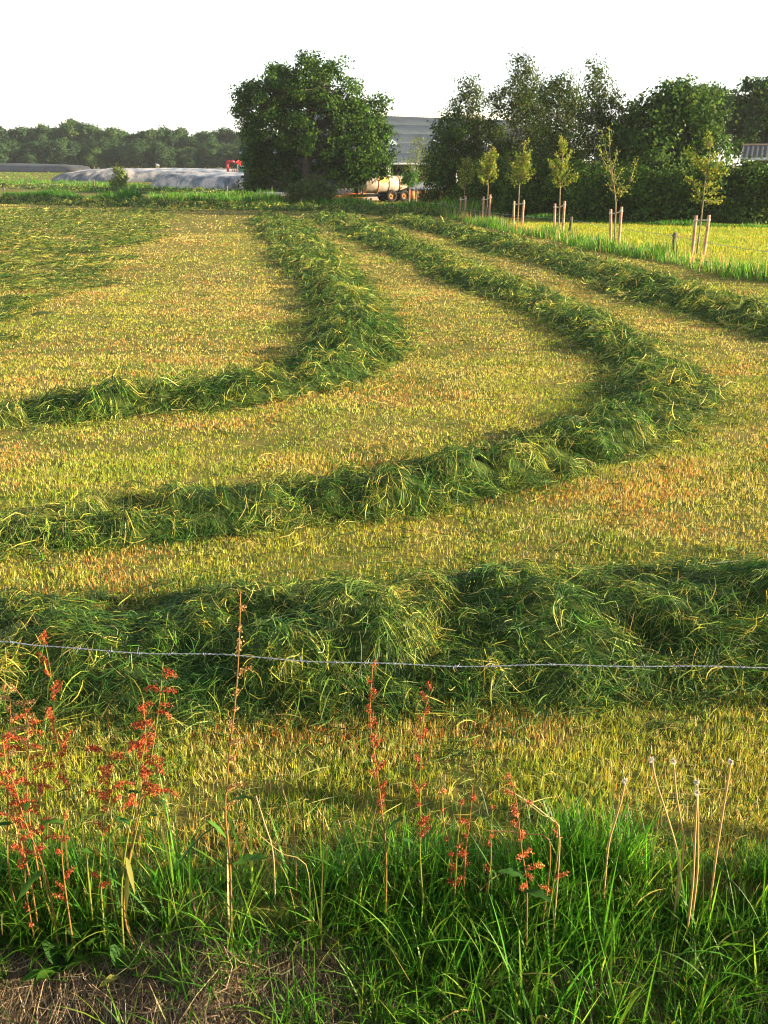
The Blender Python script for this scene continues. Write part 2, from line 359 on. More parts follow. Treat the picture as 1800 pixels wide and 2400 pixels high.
    for lo, hi, K in ((0, 5.6, 5), (5.6, 10, 4), (10, 999, 3)):
        q = (dm[ci] >= lo) & (dm[ci] < hi)
        if not q.any(): continue
        c_, u_, p_, la_, lt_, lo_, lv_ = ci[q], un[q], xy[q], lang[q], lturn[q], ltone[q], lval[q]
        def zf(x, y):
            dx = np.stack([x - C[c_, 0], y - C[c_, 1]], 1); ds = (dx * T[c_]).sum(1); dn = (dx * Nn[c_]).sum(1)
            return height(x, y, c_ + np.rint(ds / st).astype(int), dn / hwv[c_]) + terrain(x, y)
        e = .04; z0 = zf(p_[:, 0], p_[:, 1]); g = np.stack([zf(p_[:, 0] + e, p_[:, 1]) - z0, zf(p_[:, 0], p_[:, 1] + e) - z0], 1) / e
        g = g / np.maximum(.5, np.linalg.norm(g, axis=1))[:, None]
        a = (vnoise(p_[:, 0] * 1.7, p_[:, 1] * 1.7) + .5 * vnoise(p_[:, 0] * 4.1 + 7, p_[:, 1] * 4.1) - .75) * 7
        fl = -.5 * g + .7 * np.stack([np.cos(a), np.sin(a)], 1); fa = np.arctan2(fl[:, 1], fl[:, 0]) + la_ + rng.normal(0, .5, len(p_))
        strands(mb, p_, zf, np.stack([np.cos(fa), np.sin(fa)], 1), dm[c_], K, yellow=.14 + lo_, turn=lt_ + rng.normal(0, .7, len(p_)), rough=1.35, val=lv_)
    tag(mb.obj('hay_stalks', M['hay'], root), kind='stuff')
    return root
windrow('thick nearest windrow of cut grass right behind the barbed wire', [(-6, 4.55), (-4, 4.7), (-2.2, 4.8), (-1, 4.9), (0, 4.98), (1, 5.06), (2.2, 5.1), (4, 5.1), (6, 5.1)], [.70], [.18, .18, .17, .25, .33, .27, .25, .25], world=True)
windrow('windrow crossing mid field and curling round in a bend at its right end', [(-150, 1262), (0, 1240), (250, 1228), (500, 1205), (750, 1175), (1000, 1145), (1200, 1098), (1400, 1035), (1530, 985), (1585, 935), (1550, 880), (1470, 825), (1380, 775), (1280, 725), (1180, 680), (1060, 630), (940, 580), (830, 530), (770, 505)],
        [.50, .50, .52, .65, .8, .9, .95, 1.0, 1.0], [.27, .23, .23, .22, .23, .24, .24, .26, .26])
windrow('windrow with a sharp bend at mid field, running back towards the round oak', [(-150, 1000), (0, 985), (200, 955), (400, 940), (600, 915), (740, 880), (830, 835), (850, 795), (830, 750), (785, 690), (745, 630), (705, 580), (668, 535), (640, 510)],
        [.62, .62, .65, .75, .9, .95, .95, 1.0], [.30, .27, .27, .25, .26, .26, .28, .28])
windrow('windrow on the right alongside the row of staked saplings', [(2100, 850), (1900, 795), (1750, 742), (1600, 697), (1450, 652), (1300, 612), (1150, 570), (1020, 535), (930, 512)],
        [.85], [.30])
windrow('low far windrow along the headland in front of the oak and bush', [(360, 487), (500, 487), (640, 491), (780, 494), (900, 500), (1000, 507)], [1.6], [.42], dens=1.3)
windrow('lumpy far windrow just in front of the dark uncut grass strip', [(-150, 474), (0, 474), (150, 477), (300, 482), (420, 484)], [2.0], [.5], dens=1.3)
windrow('faint far windrow close to the covered silage heaps', [(-100, 441), (60, 441), (200, 447), (330, 452), (480, 458), (600, 462)], [1.7], [.5], dens=1.3)

# hay still lying spread out on the left of the field
SPREAD = [G(*q)[:2] for q in [(-700, 800), (0, 805), (110, 760), (260, 640), (340, 560), (410, 505), (440, 492), (-700, 486)]]
def spread_hay():
    Pm = np.array(SPREAD); lo, hi = Pm.min(0), Pm.max(0)
    n = 125000; y = np.exp(rng.uniform(math.log(lo[1]), math.log(hi[1]), n)); p = np.stack([-rng.random(n) * (.42 * y + 1) + .0, y], 1)
    q = p + (np.stack([vnoise(p[:, 0] * .6, p[:, 1] * .6), vnoise(p[:, 0] * .6 + 40, p[:, 1] * .6)], 1) - .5) * 2.4
    f = fbm(p[:, 0] * .9, p[:, 1] * 1.2, 4)
    p = p[inside(SPREAD, q[:, 0], q[:, 1]) & (f > .30 + .16 * rng.random(n))]
    zf = lambda x, y: terrain(x, y) + .02 + .34 * np.maximum(0, fbm(x * 1.3, y * 1.5, 4) - .42)
    a = rng.normal(.3, .9, len(p)); mb = MB()
    strands(mb, p, zf, np.stack([np.cos(a), np.sin(a)], 1), np.hypot(*p.T), 3, yellow=.30)
    o = mb.obj('spread_hay', M['hay']); tag(o, 'cut grass lying spread in a rough carpet over the left of the field', 'cut grass', kind='stuff')
    # the low heaped body under the loose stalks
    xs_ = np.linspace(lo[0], hi[0], 150); ys_ = np.geomspace(lo[1], hi[1], 190); X, Yg = np.meshgrid(xs_, ys_)
    k = inside(SPREAD, X.ravel(), Yg.ravel()).reshape(X.shape)
    Z = np.where(k, zf(X, Yg) - .10, terrain(X, Yg) - .05); nx = 150; i = np.arange(189)[:, None] * nx + np.arange(149)[None]
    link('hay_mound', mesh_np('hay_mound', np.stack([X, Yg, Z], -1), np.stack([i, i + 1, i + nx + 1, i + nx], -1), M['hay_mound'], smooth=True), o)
spread_hay()

SAP = [(1630, 600), (1440, 572), (1312, 548), (1215, 530), (1140, 518), (1084, 505)]
SAPG = [G(*q) for q in SAP]
BOUND = [tuple(G(*q)[:2] + np.array([-.2, 0])) for q in [(2600, 790), (1800, 668), (1600, 628), (1440, 595), (1300, 562), (1150, 532), (1030, 508)]]
BOUND = [(b[0], b[1]) for b in BOUND] + [(BOUND[-1][0] + 1.5, 100)]
BOUND.sort(key=lambda q: q[1]); BOUND = [(60, 0)] + BOUND
# ------------------------------------------------------------------ stubble of the mown field
stub_cols = [(.68, .57, .27), (.48, .34, .10), (.44, .43, .07), (.28, .35, .038), (.085, .17, .02), (.47, .18, .055)]
def stubble():
    mb = MB(); B_ = np.array(BOUND)
    for (d0, d1, n, wd, h) in ((2.93, 4.2, 60000, .0054, .054), (4.2, 6, 80000, .0058, .046), (6, 9, 115000, .0062, .040), (9, 14, 150000, .0078, .036), (14, 23, 150000, .0120, .035), (23, 42, 120000, .022, .038), (42, 95, 70000, .055, .05)):
        y = np.sqrt(rng.uniform(d0 ** 2, d1 ** 2, n)); x = rng.uniform(-1, 1, n) * (.42 * y + .5)
        cell = .035 * max(1, d0 / 5)                      # plants stand in small tufts
        tu = rng.random(n) < .75; hx = np.floor(x / cell); hy = np.floor(y / cell)
        jx = _h[(hx.astype(int) * 7 + 3) & 255, hy.astype(int) & 255]; jy = _h[hx.astype(int) & 255, (hy.astype(int) * 5 + 11) & 255]
        x = np.where(tu, (hx + jx) * cell + rng.normal(0, cell * .22, n), x); y = np.where(tu, (hy + jy) * cell + rng.normal(0, cell * .22, n), y)
        bare = fbm(x * 2.6 + 3, y * 2.6, 3); k = (rng.random(n) < .45 + 2.2 * (bare - .25)) & (x < np.interp(y, B_[:, 1], B_[:, 0])) & (y > 2.92)
        x, y = x[k], y[k]; m = len(x)
        A = fbm(x * .45 + 50, y * .6, 4); C_ = fbm(x * 1.7 + 20, y * 2.2, 3); D_ = vnoise(x * 7, y * 7)
        sm = lambda v, e0, e1: np.clip((v - e0) / (e1 - e0), 0, 1)
        S_ = vnoise((x + .10 * y) * 1.0 + 70, y * .09); E_ = fbm(x * .9 + 33, y * 2.1 + 5, 3); fd = np.clip((y - 8) / 20, 0, 1)
        dry = np.clip(sm(A * .5 + C_ * .5, .34, .54) * .9 + .08 * fd + (S_ - .5) * (.5 + .9 * fd) + (D_ - .5) * .5, 0, 1)
        rust = sm(C_, .46, .58) * sm(A, .36, .50) + .9 * fd * sm(S_, .48, .7) * sm(C_, .36, .5); grn = sm(E_, .42, .32) * (1 - .4 * fd)
        W_ = np.stack([.07 + .30 * dry + .35 * fd * sm(S_, .45, .7), .02 + .14 * dry + .16 * fd * sm(S_, .42, .65), .40 - .10 * dry, .42 * (1 - .75 * dry), .04 + .85 * grn,   .012 + .5 * rust], 1)
        hh = h * rng.uniform(.45, 1.2, m) * (.8 + .5 * vnoise(x * 3, y * 3 + 4))
        spikes(mb, np.stack([x, y, terrain(x, y) - .004], 1), hh, wd * rng.uniform(.6, 1.4, m), .62, choose(stub_cols, W_, .22))
    o = mb.obj('stubble', M['stubble']); tag(o, 'short yellow and rusty stubble of the freshly mown field', 'stubble', kind='stuff')
    mb = MB()                                             # loose clippings dropped on it
    n = 11000; y = np.exp(rng.uniform(math.log(3.0), math.log(30), n)); x = rng.uniform(-1, 1, n) * (.42 * y + .5); k = x < np.interp(y, B_[:, 1], B_[:, 0]); x, y = x[k], y[k]
    a = rng.normal(0, 1.2, len(x)); strands(mb, np.stack([x, y], 1), lambda x, y: terrain(x, y) + .025, np.stack([np.cos(a), np.sin(a)], 1), np.hypot(x, y), 4, yellow=.75, wmul=.85, lmul=.75)
    o = mb.obj('clippings', M['hay']); tag(o, 'loose pale stalks dropped over the stubble', 'clippings', kind='stuff')
stubble()

# ------------------------------------------------------------------ long grass
tall_cols = [(.036, .125, .011), (.07, .21, .016), (.13, .29, .022), (.25, .34, .04), (.40, .32, .12)]
tall_p = np.array([.30, .36, .24, .075, .025])
def tufts(mb, c, per, rad, h0, h1, wd, lean, curl, s=None, p=tall_p, K=5, bright=None, flow=None):
    N = len(c) * per; i = np.repeat(np.arange(len(c)), per); s = np.ones(len(c)) if s is None else s
    xy = c[i] + rng.normal(0, 1, (N, 2)) * rad * s[i][:, None]; z = terrain(*xy.T) - .01
    tone = (1 + .2 * rng.normal(0, 1, len(c))).clip(.55, 1.6)[i][:, None]
    blade_ribbons(mb, np.concatenate([xy, z[:, None]], 1), rng.uniform(h0, h1, N) * s[i], wd * rng.uniform(.5, 1.4, N) * s[i] ** .5, lean, curl, np.clip(choose(tall_cols, np.tile(p, (N, 1)), .2) * tone, .004, .7), K)
def verge():
    n = 860
    x = rng.uniform(-1.9, 1.9, n); y = 2.99 + rng.normal(0, .12, n).clip(-.3, .36)
    den = .35 + .75 * vnoise(x * 2.2 + 5, y * 3)
    bare = np.exp(-((x + 1.1) / .5) ** 2) * (y < 2.80) + .5 * np.exp(-((x + .3) / .3) ** 2) * (y < 2.80)   # dead thatch shows here
    k = rng.random(n) < den * (1 - bare); c = np.stack([x, y], 1)[k]; tall = .5 + .8 * vnoise(c[:, 0] * 2.4 + 31, c[:, 1] * 2) ** 1.3
    mb = MB(); tufts(mb, c, 26, .035, .09, .34, .0062, .34, 1.5, tall * np.where(c[:, 1] > 3.06, .45, .76), K=6)
    hum = np.stack([rng.normal(.72, .13, 26), rng.uniform(2.98, 3.12, 26)], 1); tufts(mb, hum, 26, .04, .16, .36, .006, .3, 1.1, K=6)
    tag(mb.obj('verge_grass', M['grass']), 'lush green grass along the crest of the ditch bank in front', 'grass', kind='stuff')
    n = 620; x = rng.uniform(-1.7, 1.8, n); y = rng.uniform(2.35, 2.92, n)
    bare = (np.exp(-((x + 1.1) / .5) ** 2) * .95 + .55 * np.exp(-((x + .3) / .3) ** 2)) * (y < 2.82); k = rng.random(n) < (1 - bare) * (.4 + .7 * vnoise(x * 3, y * 3)); c = np.stack([x, y], 1)[k]
    mb = MB(); tufts(mb, c, 22, .03, .10, .32, .0056, .38, 1.7, rng.uniform(.7, 1.05, len(c)), K=6)
    tag(mb.obj('bank_grass', M['grass']), 'green grass growing down the shaded face of the ditch bank', 'grass', kind='stuff')
    c = np.stack([np.concatenate([rng.normal(.40, .12, 26), rng.normal(1.2, .25, 16), rng.uniform(-1.5, 1.6, 44)]), np.concatenate([rng.uniform(2.5, 2.72, 26), rng.uniform(2.45, 2.8, 16), rng.uniform(2.75, 3.02, 44)])], 1)
    mb = MB(); tufts(mb, c, 7, .03, .28, .52, .0085, .36, 2.0, rng.uniform(.75, 1.05, len(c)), p=np.array([.12, .32, .38, .15, .03]), K=9)
    tag(mb.obj('long_grass', M['grass']), 'long arching grass blades hanging over the ditch bank', 'grass', kind='stuff')
verge()
# dead thatch draped down the bank
dead_cols = [(.14, .10, .062), (.24, .175, .11), (.38, .29, .19), (.075, .055, .036)]
def thatch():
    n = 20000; x = rng.uniform(-1.8, 1.8, n); y = rng.uniform(2.25, 2.9, n)
    k = rng.random(n) < (.3 + .7 * (np.exp(-((x + .95) / .7) ** 2) + np.exp(-((x + .1) / .4) ** 2))).clip(0, 1); x, y = x[k], y[k]; m = len(x)
    lump = lambda x, y: terrain(x, y) + .06 * np.maximum(0, fbm(x * 5, y * 4, 3) - .34) * 2 * np.clip((3.03 - y) / .1, 0, 1)
    a = -math.pi / 2 + rng.normal(0, .5, m) + (vnoise(x * 4, y * 4) - .5) * 2.4; L = rng.uniform(.10, .26, m); K = 4
    t = np.linspace(0, 1, K); turn = rng.normal(0, .9, m)
    P = np.stack([np.stack([x + np.cos(a + turn * q) * L * q, y + np.sin(a + turn * q) * L * q], 1) for q in t], 1); Z = lump(P[..., 0], P[..., 1]) + rng.exponential(.010, m)[:, None] + .02 * np.sin(t * math.pi)[None] * rng.random((m, 1))
    P = np.concatenate([P, Z[..., None]], -1); tan = unit(np.gradient(P, axis=1)); up = unit(np.array([0, -.4, 1.0]) + rng.normal(0, .6, (m, 3)))[:, None]
    mb = MB(); mb.ribbons(P, rng.uniform(.0018, .0034, m)[:, None] * np.array([.8, 1, .9, .4])[None], unit(np.cross(tan, up)), choose(dead_cols, np.tile([.32, .34, .18, .16], (m, 1)), .22))
    tag(mb.obj('dead_grass', M['dead']), 'bleached dead grass thatch draped down the ditch bank', 'dead grass', kind='stuff')
thatch()
def strip(name, pxl, width, n, per, s0, s1, label, p=tall_p, wd=.02, K=4, hz=1.0, straw=0):
    """a strip of long grass along a line given by photograph pixels on the ground; heights in metres"""
    C = smooth_path([G(*q)[:2] for q in pxl], .3); T = unit(np.gradient(C, axis=0)); N_ = np.stack([-T[:, 1], T[:, 0]], 1)
    i = rng.integers(0, len(C), n); c = C[i] + N_[i] * rng.uniform(-.5, .5, (n, 1)) * width + rng.normal(0, .1, (n, 2))
    q = fbm(c[:, 0] * .45, c[:, 1] * .45, 3); mb = MB()
    tufts(mb, c, per, .12, s0, s1, wd, .26, .9, .30 + 2.4 * q ** 1.8, p=p, K=K)
    if straw:
        c2 = C[rng.integers(0, len(C), straw)] + rng.normal(0, .35, (straw, 2)); b = np.concatenate([c2, terrain(*c2.T)[:, None]], 1)
        spikes(mb, b, rng.uniform(.25, .6, straw), rng.uniform(.015, .03, straw), .12, pick([(.5, .36, .15), (.45, .28, .12)], straw))
    return tag(mb.obj(name, M['grass']), label, 'grass', kind='stuff')
strip('boundary_grass', [(2500, 770), (1800, 655), (1640, 622), (1440, 588), (1312, 560), (1215, 542), (1140, 526), (1060, 507), (1000, 499)], 1.3, 1100, 14, .10, .42, 'tufted green grass strip at the foot of the staked saplings', wd=.021, straw=800, p=np.array([.28, .32, .24, .11, .05]))
strip('headland_grass', [(360, 470), (480, 470), (600, 474), (720, 482), (860, 486), (1000, 493), (1060, 505)], 4.5, 1200, 12, .3, .8, 'rough green grass in front of the oak and slurry tanker', wd=.05, K=3, straw=120)
strip('uncut_grass', [(20, 466), (120, 468), (230, 472), (330, 476)], 1.4, 700, 12, .55, .95, 'dark strip of tall uncut grass between far windrows', wd=.05, K=3, p=np.array([.6, .3, .1, 0, 0]))
strip('heap_grass', [(-50, 426), (120, 430), (250, 438), (360, 450), (480, 455), (620, 461)], 14, 1500, 10, .15, .5, 'bright green grass at the foot of the covered heaps', wd=.07, K=3)
strip('far_grass', [(-250, 412), (0, 413), (150, 417)], 60, 1200, 9, .08, .22, 'pale rough grass below the black covered clamp', wd=.12, K=3, p=np.array([.1, .25, .3, .25, .1]))
strip('hedge_foot_grass', [(1040, 496), (1150, 502), (1300, 514), (1500, 527), (1700, 533), (1900, 536)], 1.0, 700, 16, .12, .3, 'dark grass along the foot of the copse', wd=.03, K=3, p=np.array([.5, .35, .15, 0, 0]))

# the paddock beyond the saplings
def paddock():
    pl = [G(*q)[:2] for q in [(1030, 506), (1215, 536), (1440, 578), (1640, 612), (2500, 750), (3300, 640), (2200, 527), (1300, 524), (1100, 512)]]
    V = np.array([[*q, float(terrain(*q)) + .03] for q in pl]); c = V.mean(0)
    n = len(V); T = [[i, (i + 1) % n, n] for i in range(n)]
    o = link('meadow', mesh_np('meadow', np.vstack([V, c]), None, M['meadow'], T=T)); tag(o, kind='structure')
    k = 120000; lo, hi = V[:, :2].min(0), V[:, :2].max(0); hi = np.minimum(hi, [28, 70]); p = rng.uniform(lo, hi, (k, 2))
    p = p[inside(pl, p[:, 0], p[:, 1]) & (p[:, 0] < .43 * p[:, 1] + 2)]; m = len(p); mb = MB()
    f = fbm(p[:, 0] * .5, p[:, 1] * .9, 3); Wt = np.stack([.5 - .5 * f, .4 + 0 * f, .9 * f - .15], 1)
    spikes(mb, np.concatenate([p, terrain(*p.T)[:, None] + .02], 1), rng.uniform(.05, .12, m), rng.uniform(.02, .04, m), .3, choose([(.17, .28, .022), (.32, .36, .028), (.42, .37, .07)], Wt, .15))
    tag(mb.obj('meadow_grass', M['stubble']), 'short sunlit yellow green grass of the paddock beyond the saplings', 'grass', kind='stuff')
paddock()

# ------------------------------------------------------------------ trees
def curve3(a, b, sag=0.0, n=5, wob=.05):
    t = np.linspace(0, 1, n)[:, None]; P = a * (1 - t) + b * t
    L = np.linalg.norm(b - a); P = P + rng.normal(0, wob * L, (n, 3)) * (t * (1 - t) * 4) * .5
    P[:, 2] += sag * L * (t * (1 - t) * 4)[:, 0]
    return P
def tree(name, label, Y, base_px, lobes, leaf, cols, p, clusters, per, csize, trunk_r, bark, group=None, leafm=None, droop=0.0, shell=.55, twig=1, trunk_top=None, aspect=.6, dscale=1.0, parent_kind=None):
    """lobes: (px, py, rx, ry) in photograph pixels at distance Y; leaves grow in clusters on twigs through each lobe"""
    b = atY(base_px, 470, Y); gz = float(terrain(b[0], Y)); base = np.array([b[0], Y, gz])
    k = pxm(Y, 4); LB = []
    for i, (x, y, rx, ry) in enumerate(lobes):
        c = atY(x, y, Y); r = np.array([rx / k, .5 * (rx + ry) / k * dscale, ry / k])
        c[1] += rng.uniform(-1, 1) * r[1] * .7
        LB.append((c, r))
    root = thing(name, label, 'tree' if 'bush' not in name and 'shrub' not in name else 'bush', base, group)
    top = max(c[2] + r[2] for c, r in LB); cx = np.mean([c for c, r in LB], 0)
    tt = np.array([cx[0], Y, base[2] + .8 * (top - base[2])]) if trunk_top is None else atY(*trunk_top, Y)
    TP = curve3(base + [0, 0, -.1], tt, 0, 8, .02); tr = np.linspace(1, .12, 8) * trunk_r; tr[0] *= 1.35
    m = MB(); m.tube(TP, tr, 8)
    m.obj('trunk', bark, root, True)
    lb = MB(); lf = MB()
    vol = np.array([r[0] * r[2] for c, r in LB]); cnt = np.maximum(3, (clusters * vol / vol.sum()).astype(int))
    for (c, r), n in zip(LB, cnt):
        f = np.clip((c[2] - base[2]) / (tt[2] - base[2] + 1e-6) - .28, .12, .92); s0 = np.array([np.interp(f, np.linspace(0, 1, 8), TP[:, q]) for q in range(3)])
        lb.tube(curve3(s0, c, .06, 6, .07), np.linspace(trunk_r * .34, trunk_r * .09, 6), 5, False)
        d = rdir(n); rr = shell + (1 - shell) * rng.random(n) ** .6
        cc = c + d * r * rr[:, None]
        for q in cc[:: max(1, int(2 / twig))]:
            lb.tube(curve3(c + (q - c) * .1, q, .03, 4, .08), np.linspace(trunk_r * .09, trunk_r * .025, 4), 3, False)
        N = n * per; ci = np.repeat(np.arange(n), per)
        g = np.clip(rng.normal(0, 1, (N, 3)), -1.7, 1.7) * csize * np.array([1, 1, .75]) * rng.uniform(.6, 1.3, n)[ci][:, None]
        if droop: g[:, 2] -= np.abs(rng.normal(0, droop, N))
        pos = cc[ci] + g
        U, W_ = leaf_axes(d[ci] + .5 * unit(g), down=.25 + droop)
        L = leaf * rng.uniform(.65, 1.35, N)
        tint = (1 + .22 * rng.normal(0, 1, n))[ci][:, None]
        lf.leaves(pos, U, W_, L, L * aspect, np.clip(pick(cols, N, p, .10) * tint, .005, .8))
    lb.obj('branches', bark, root, True)
    lf.obj('crown', leafm or M['leaf'], root)
    return root
oakc = [(.014, .045, .005), (.025, .069, .007), (.048, .107, .010), (.092, .152, .016)]
OAK = [(705, 185, 85, 62), (655, 215, 70, 55), (760, 205, 80, 65), (620, 245, 60, 60), (815, 250, 65, 62), (580, 225, 32, 32), (570, 262, 24, 30), (850, 300, 60, 58), (885, 345, 50, 52), (876, 380, 46, 40),
       (825, 365, 75, 60), (740, 300, 105, 85), (650, 310, 85, 65), (600, 325, 50, 50), (605, 375, 50, 45), (598, 415, 42, 28), (660, 398, 70, 46), (845, 408, 45, 22), (775, 410, 70, 36), (700, 432, 50, 22), (895, 235, 22, 26)]
tree('oak_tree', 'large round dark green oak standing alone in front of the barn', 76, 712, OAK, .21, oakc, [.20, .32, .30, .18], 640, 92, .31, .48, M['bark'], shell=.5, trunk_top=(735, 210))
tree('round_bush', 'low grey green bush at the foot of the oak', 72, 722, [(722, 450, 45, 30), (695, 462, 30, 22), (755, 455, 32, 28), (735, 430, 30, 18)], .16, [(.07, .11, .03), (.11, .15, .05), (.05, .08, .02)], [.4, .35, .25], 130, 45, .22, .06, M['bark'])
birc = [(.018, .042, .007), (.034, .062, .009), (.06, .088, .013), (.11, .12, .02)]
bp = [.28, .34, .25, .13]
tree('birch_tree', 'airy birch with pointed top nearest the barn roof', 70, 1105, [(1100, 200, 22, 30), (1098, 240, 40, 38), (1120, 270, 45, 35), (1090, 320, 65, 50), (1130, 330, 60, 55), (1110, 400, 80, 60)], .14, birc, bp, 299, 56, .24, .10, M['bark_birch'], 'birches in the copse', droop=.15, trunk_top=(1100, 190))
tree('birch_tree', 'tallest full birch in the middle of the copse', 67, 1215, [(1215, 160, 28, 32), (1225, 200, 50, 40), (1200, 235, 60, 45), (1245, 250, 55, 50), (1210, 300, 85, 60), (1250, 340, 80, 60), (1190, 380, 85, 60)], .14, birc, bp, 482, 46, .27, .12, M['bark_birch'], 'birches in the copse', droop=.15, trunk_top=(1215, 150))
tree('birch_tree', 'birch with ragged yellowish top left of the slender birch', 62, 1300, [(1320, 200, 28, 28), (1290, 215, 35, 32), (1340, 240, 30, 35), (1300, 270, 60, 55), (1330, 330, 60, 60), (1290, 370, 70, 60)], .14, birc, bp, 345, 42, .27, .10, M['bark_birch'], 'birches in the copse', droop=.15, trunk_top=(1310, 190))
tree('birch_tree', 'slender sparse birch rising highest on the right of the copse', 58, 1400, [(1392, 160, 20, 22), (1405, 195, 28, 26), (1425, 220, 32, 24), (1385, 250, 32, 35), (1430, 260, 34, 40), (1405, 310, 60, 50), (1420, 370, 70, 60)], .14, birc, bp, 287, 36, .24, .09, M['bark_birch'], 'birches in the copse', droop=.15, trunk_top=(1395, 150))
bush = [(.019, .052, .008), (.036, .082, .011), (.066, .12, .015), (.115, .16, .023)]
bq = [.3, .36, .24, .1]
tree('broadleaf_tree', 'broad dense tree behind the rightmost sapling', 56, 1590, [(1560, 240, 50, 38), (1600, 235, 55, 42), (1640, 270, 50, 50), (1540, 290, 60, 50), (1610, 320, 80, 60), (1540, 370, 70, 60), (1650, 370, 60, 60), (1590, 430, 90, 60)], .22, bush, bq, 420, 40, .33, .2, M['bark'], 'broadleaf trees of the copse')
tree('broadleaf_tree', 'dark tree between the slender birch and the broad dense tree', 58, 1490, [(1480, 270, 30, 26), (1500, 310, 60, 50), (1460, 340, 60, 60), (1510, 400, 70, 60), (1450, 430, 60, 60)], .2, bush, bq, 260, 38, .32, .14, M['bark'], 'broadleaf trees of the copse')
tree('broadleaf_tree', 'large dark tree behind the grey house roof', 86, 1780, [(1770, 230, 60, 40), (1830, 240, 80, 60), (1740, 270, 60, 45), (1800, 300, 80, 55), (1720, 320, 50, 40), (1860, 330, 70, 60)], .3, bush, bq, 420, 40, .42, .3, M['bark'], 'broadleaf trees of the copse')
tree('broadleaf_tree', 'hazy treetop showing above the broad dense tree', 100, 1660, [(1650, 220, 45, 18), (1680, 225, 35, 16), (1620, 235, 40, 20), (1660, 265, 60, 40)], .32, bush, bq, 160, 34, .4, .25, M['bark'], 'broadleaf trees of the copse')
tree('hedge_bush', 'tangled bush under the birch nearest the barn', 68, 1060, [(1055, 295, 38, 34), (1045, 340, 40, 40), (1030, 390, 40, 40), (1070, 410, 50, 50), (1030, 440, 35, 35), (1075, 465, 50, 35), (1020, 470, 30, 24)], .17, bush, bq, 330, 36, .26, .07, M['bark'], 'bushes under the copse')
tree('hedge_bush', 'dark bush behind the sapling second from the barn', 64, 1160, [(1150, 420, 55, 50), (1190, 440, 50, 50), (1130, 470, 55, 40), (1185, 485, 55, 32)], .17, bush, bq, 300, 36, .27, .07, M['bark'], 'bushes under the copse')
tree('hedge_bush', 'dark bush behind the fullest yellow sapling', 57, 1290, [(1250, 430, 60, 60), (1310, 430, 60, 60), (1260, 480, 60, 40), (1330, 480, 60, 42), (1210, 480, 40, 40)], .17, bush, bq, 360, 36, .27, .07, M['bark'], 'bushes under the copse')
tree('hedge_bush', 'dark bush behind the sparse twiggy sapling', 52, 1410, [(1390, 440, 60, 60), (1450, 450, 60, 60), (1400, 490, 60, 36), (1470, 490, 60, 38)], .17, bush, bq, 320, 36, .27, .07, M['bark'], 'bushes under the copse')
tree('hedge_bush', 'dark bush right of the sparse twiggy sapling', 50, 1540, [(1520, 450, 60, 50), (1580, 460, 60, 60), (1530, 495, 60, 36), (1600, 498, 60, 34)], .17, bush, bq, 320, 36, .27, .07, M['bark'], 'bushes under the copse')
tree('hedge_bush', 'dark bush right of the rightmost sapling below the grey roof', 49, 1710, [(1660, 440, 50, 60), (1710, 450, 60, 50), (1760, 460, 60, 60), (1670, 495, 60, 36), (1740, 500, 60, 34), (1800, 500, 60, 36), (1830, 450, 50, 60), (1790, 408, 40, 26), (1745, 400, 30, 24)], .17, bush, bq, 420, 36, .27, .07, M['bark'], 'bushes under the copse')

# young trees in front of the barn
yc = [(.10, .16, .03), (.16, .21, .045), (.22, .24, .07)]
tree('young_tree', 'thin young tree in front of the barn roof', 76, 975, [(985, 345, 22, 26), (970, 375, 26, 26), (1000, 385, 24, 26), (960, 410, 26, 22), (990, 415, 22, 20)], .14, yc, [.4, .4, .2], 60, 22, .28, .05, M['bark_young'], 'young trees by the barn', trunk_top=(982, 335))
tree('young_tree', 'small round headed young tree beside the slurry tanker', 74, 960, [(958, 420, 16, 14), (968, 412, 10, 10), (950, 425, 10, 10)], .14, [(.05, .13, .03), (.08, .17, .04)], [.5, .5], 40, 30, .16, .05, M['bark_young'], 'young trees by the barn', trunk_top=(958, 425))
tree('willow_shrub', 'leafy sucker shrub with bare stem before the left covered heap', 112, 279, [(272, 395, 8, 8), (280, 412, 14, 14), (270, 425, 12, 12), (288, 422, 9, 12), (279, 434, 12, 8)], .22, yc, [.45, .4, .15], 60, 26, .22, .14, M['bark_young'], trunk_top=(280, 425))

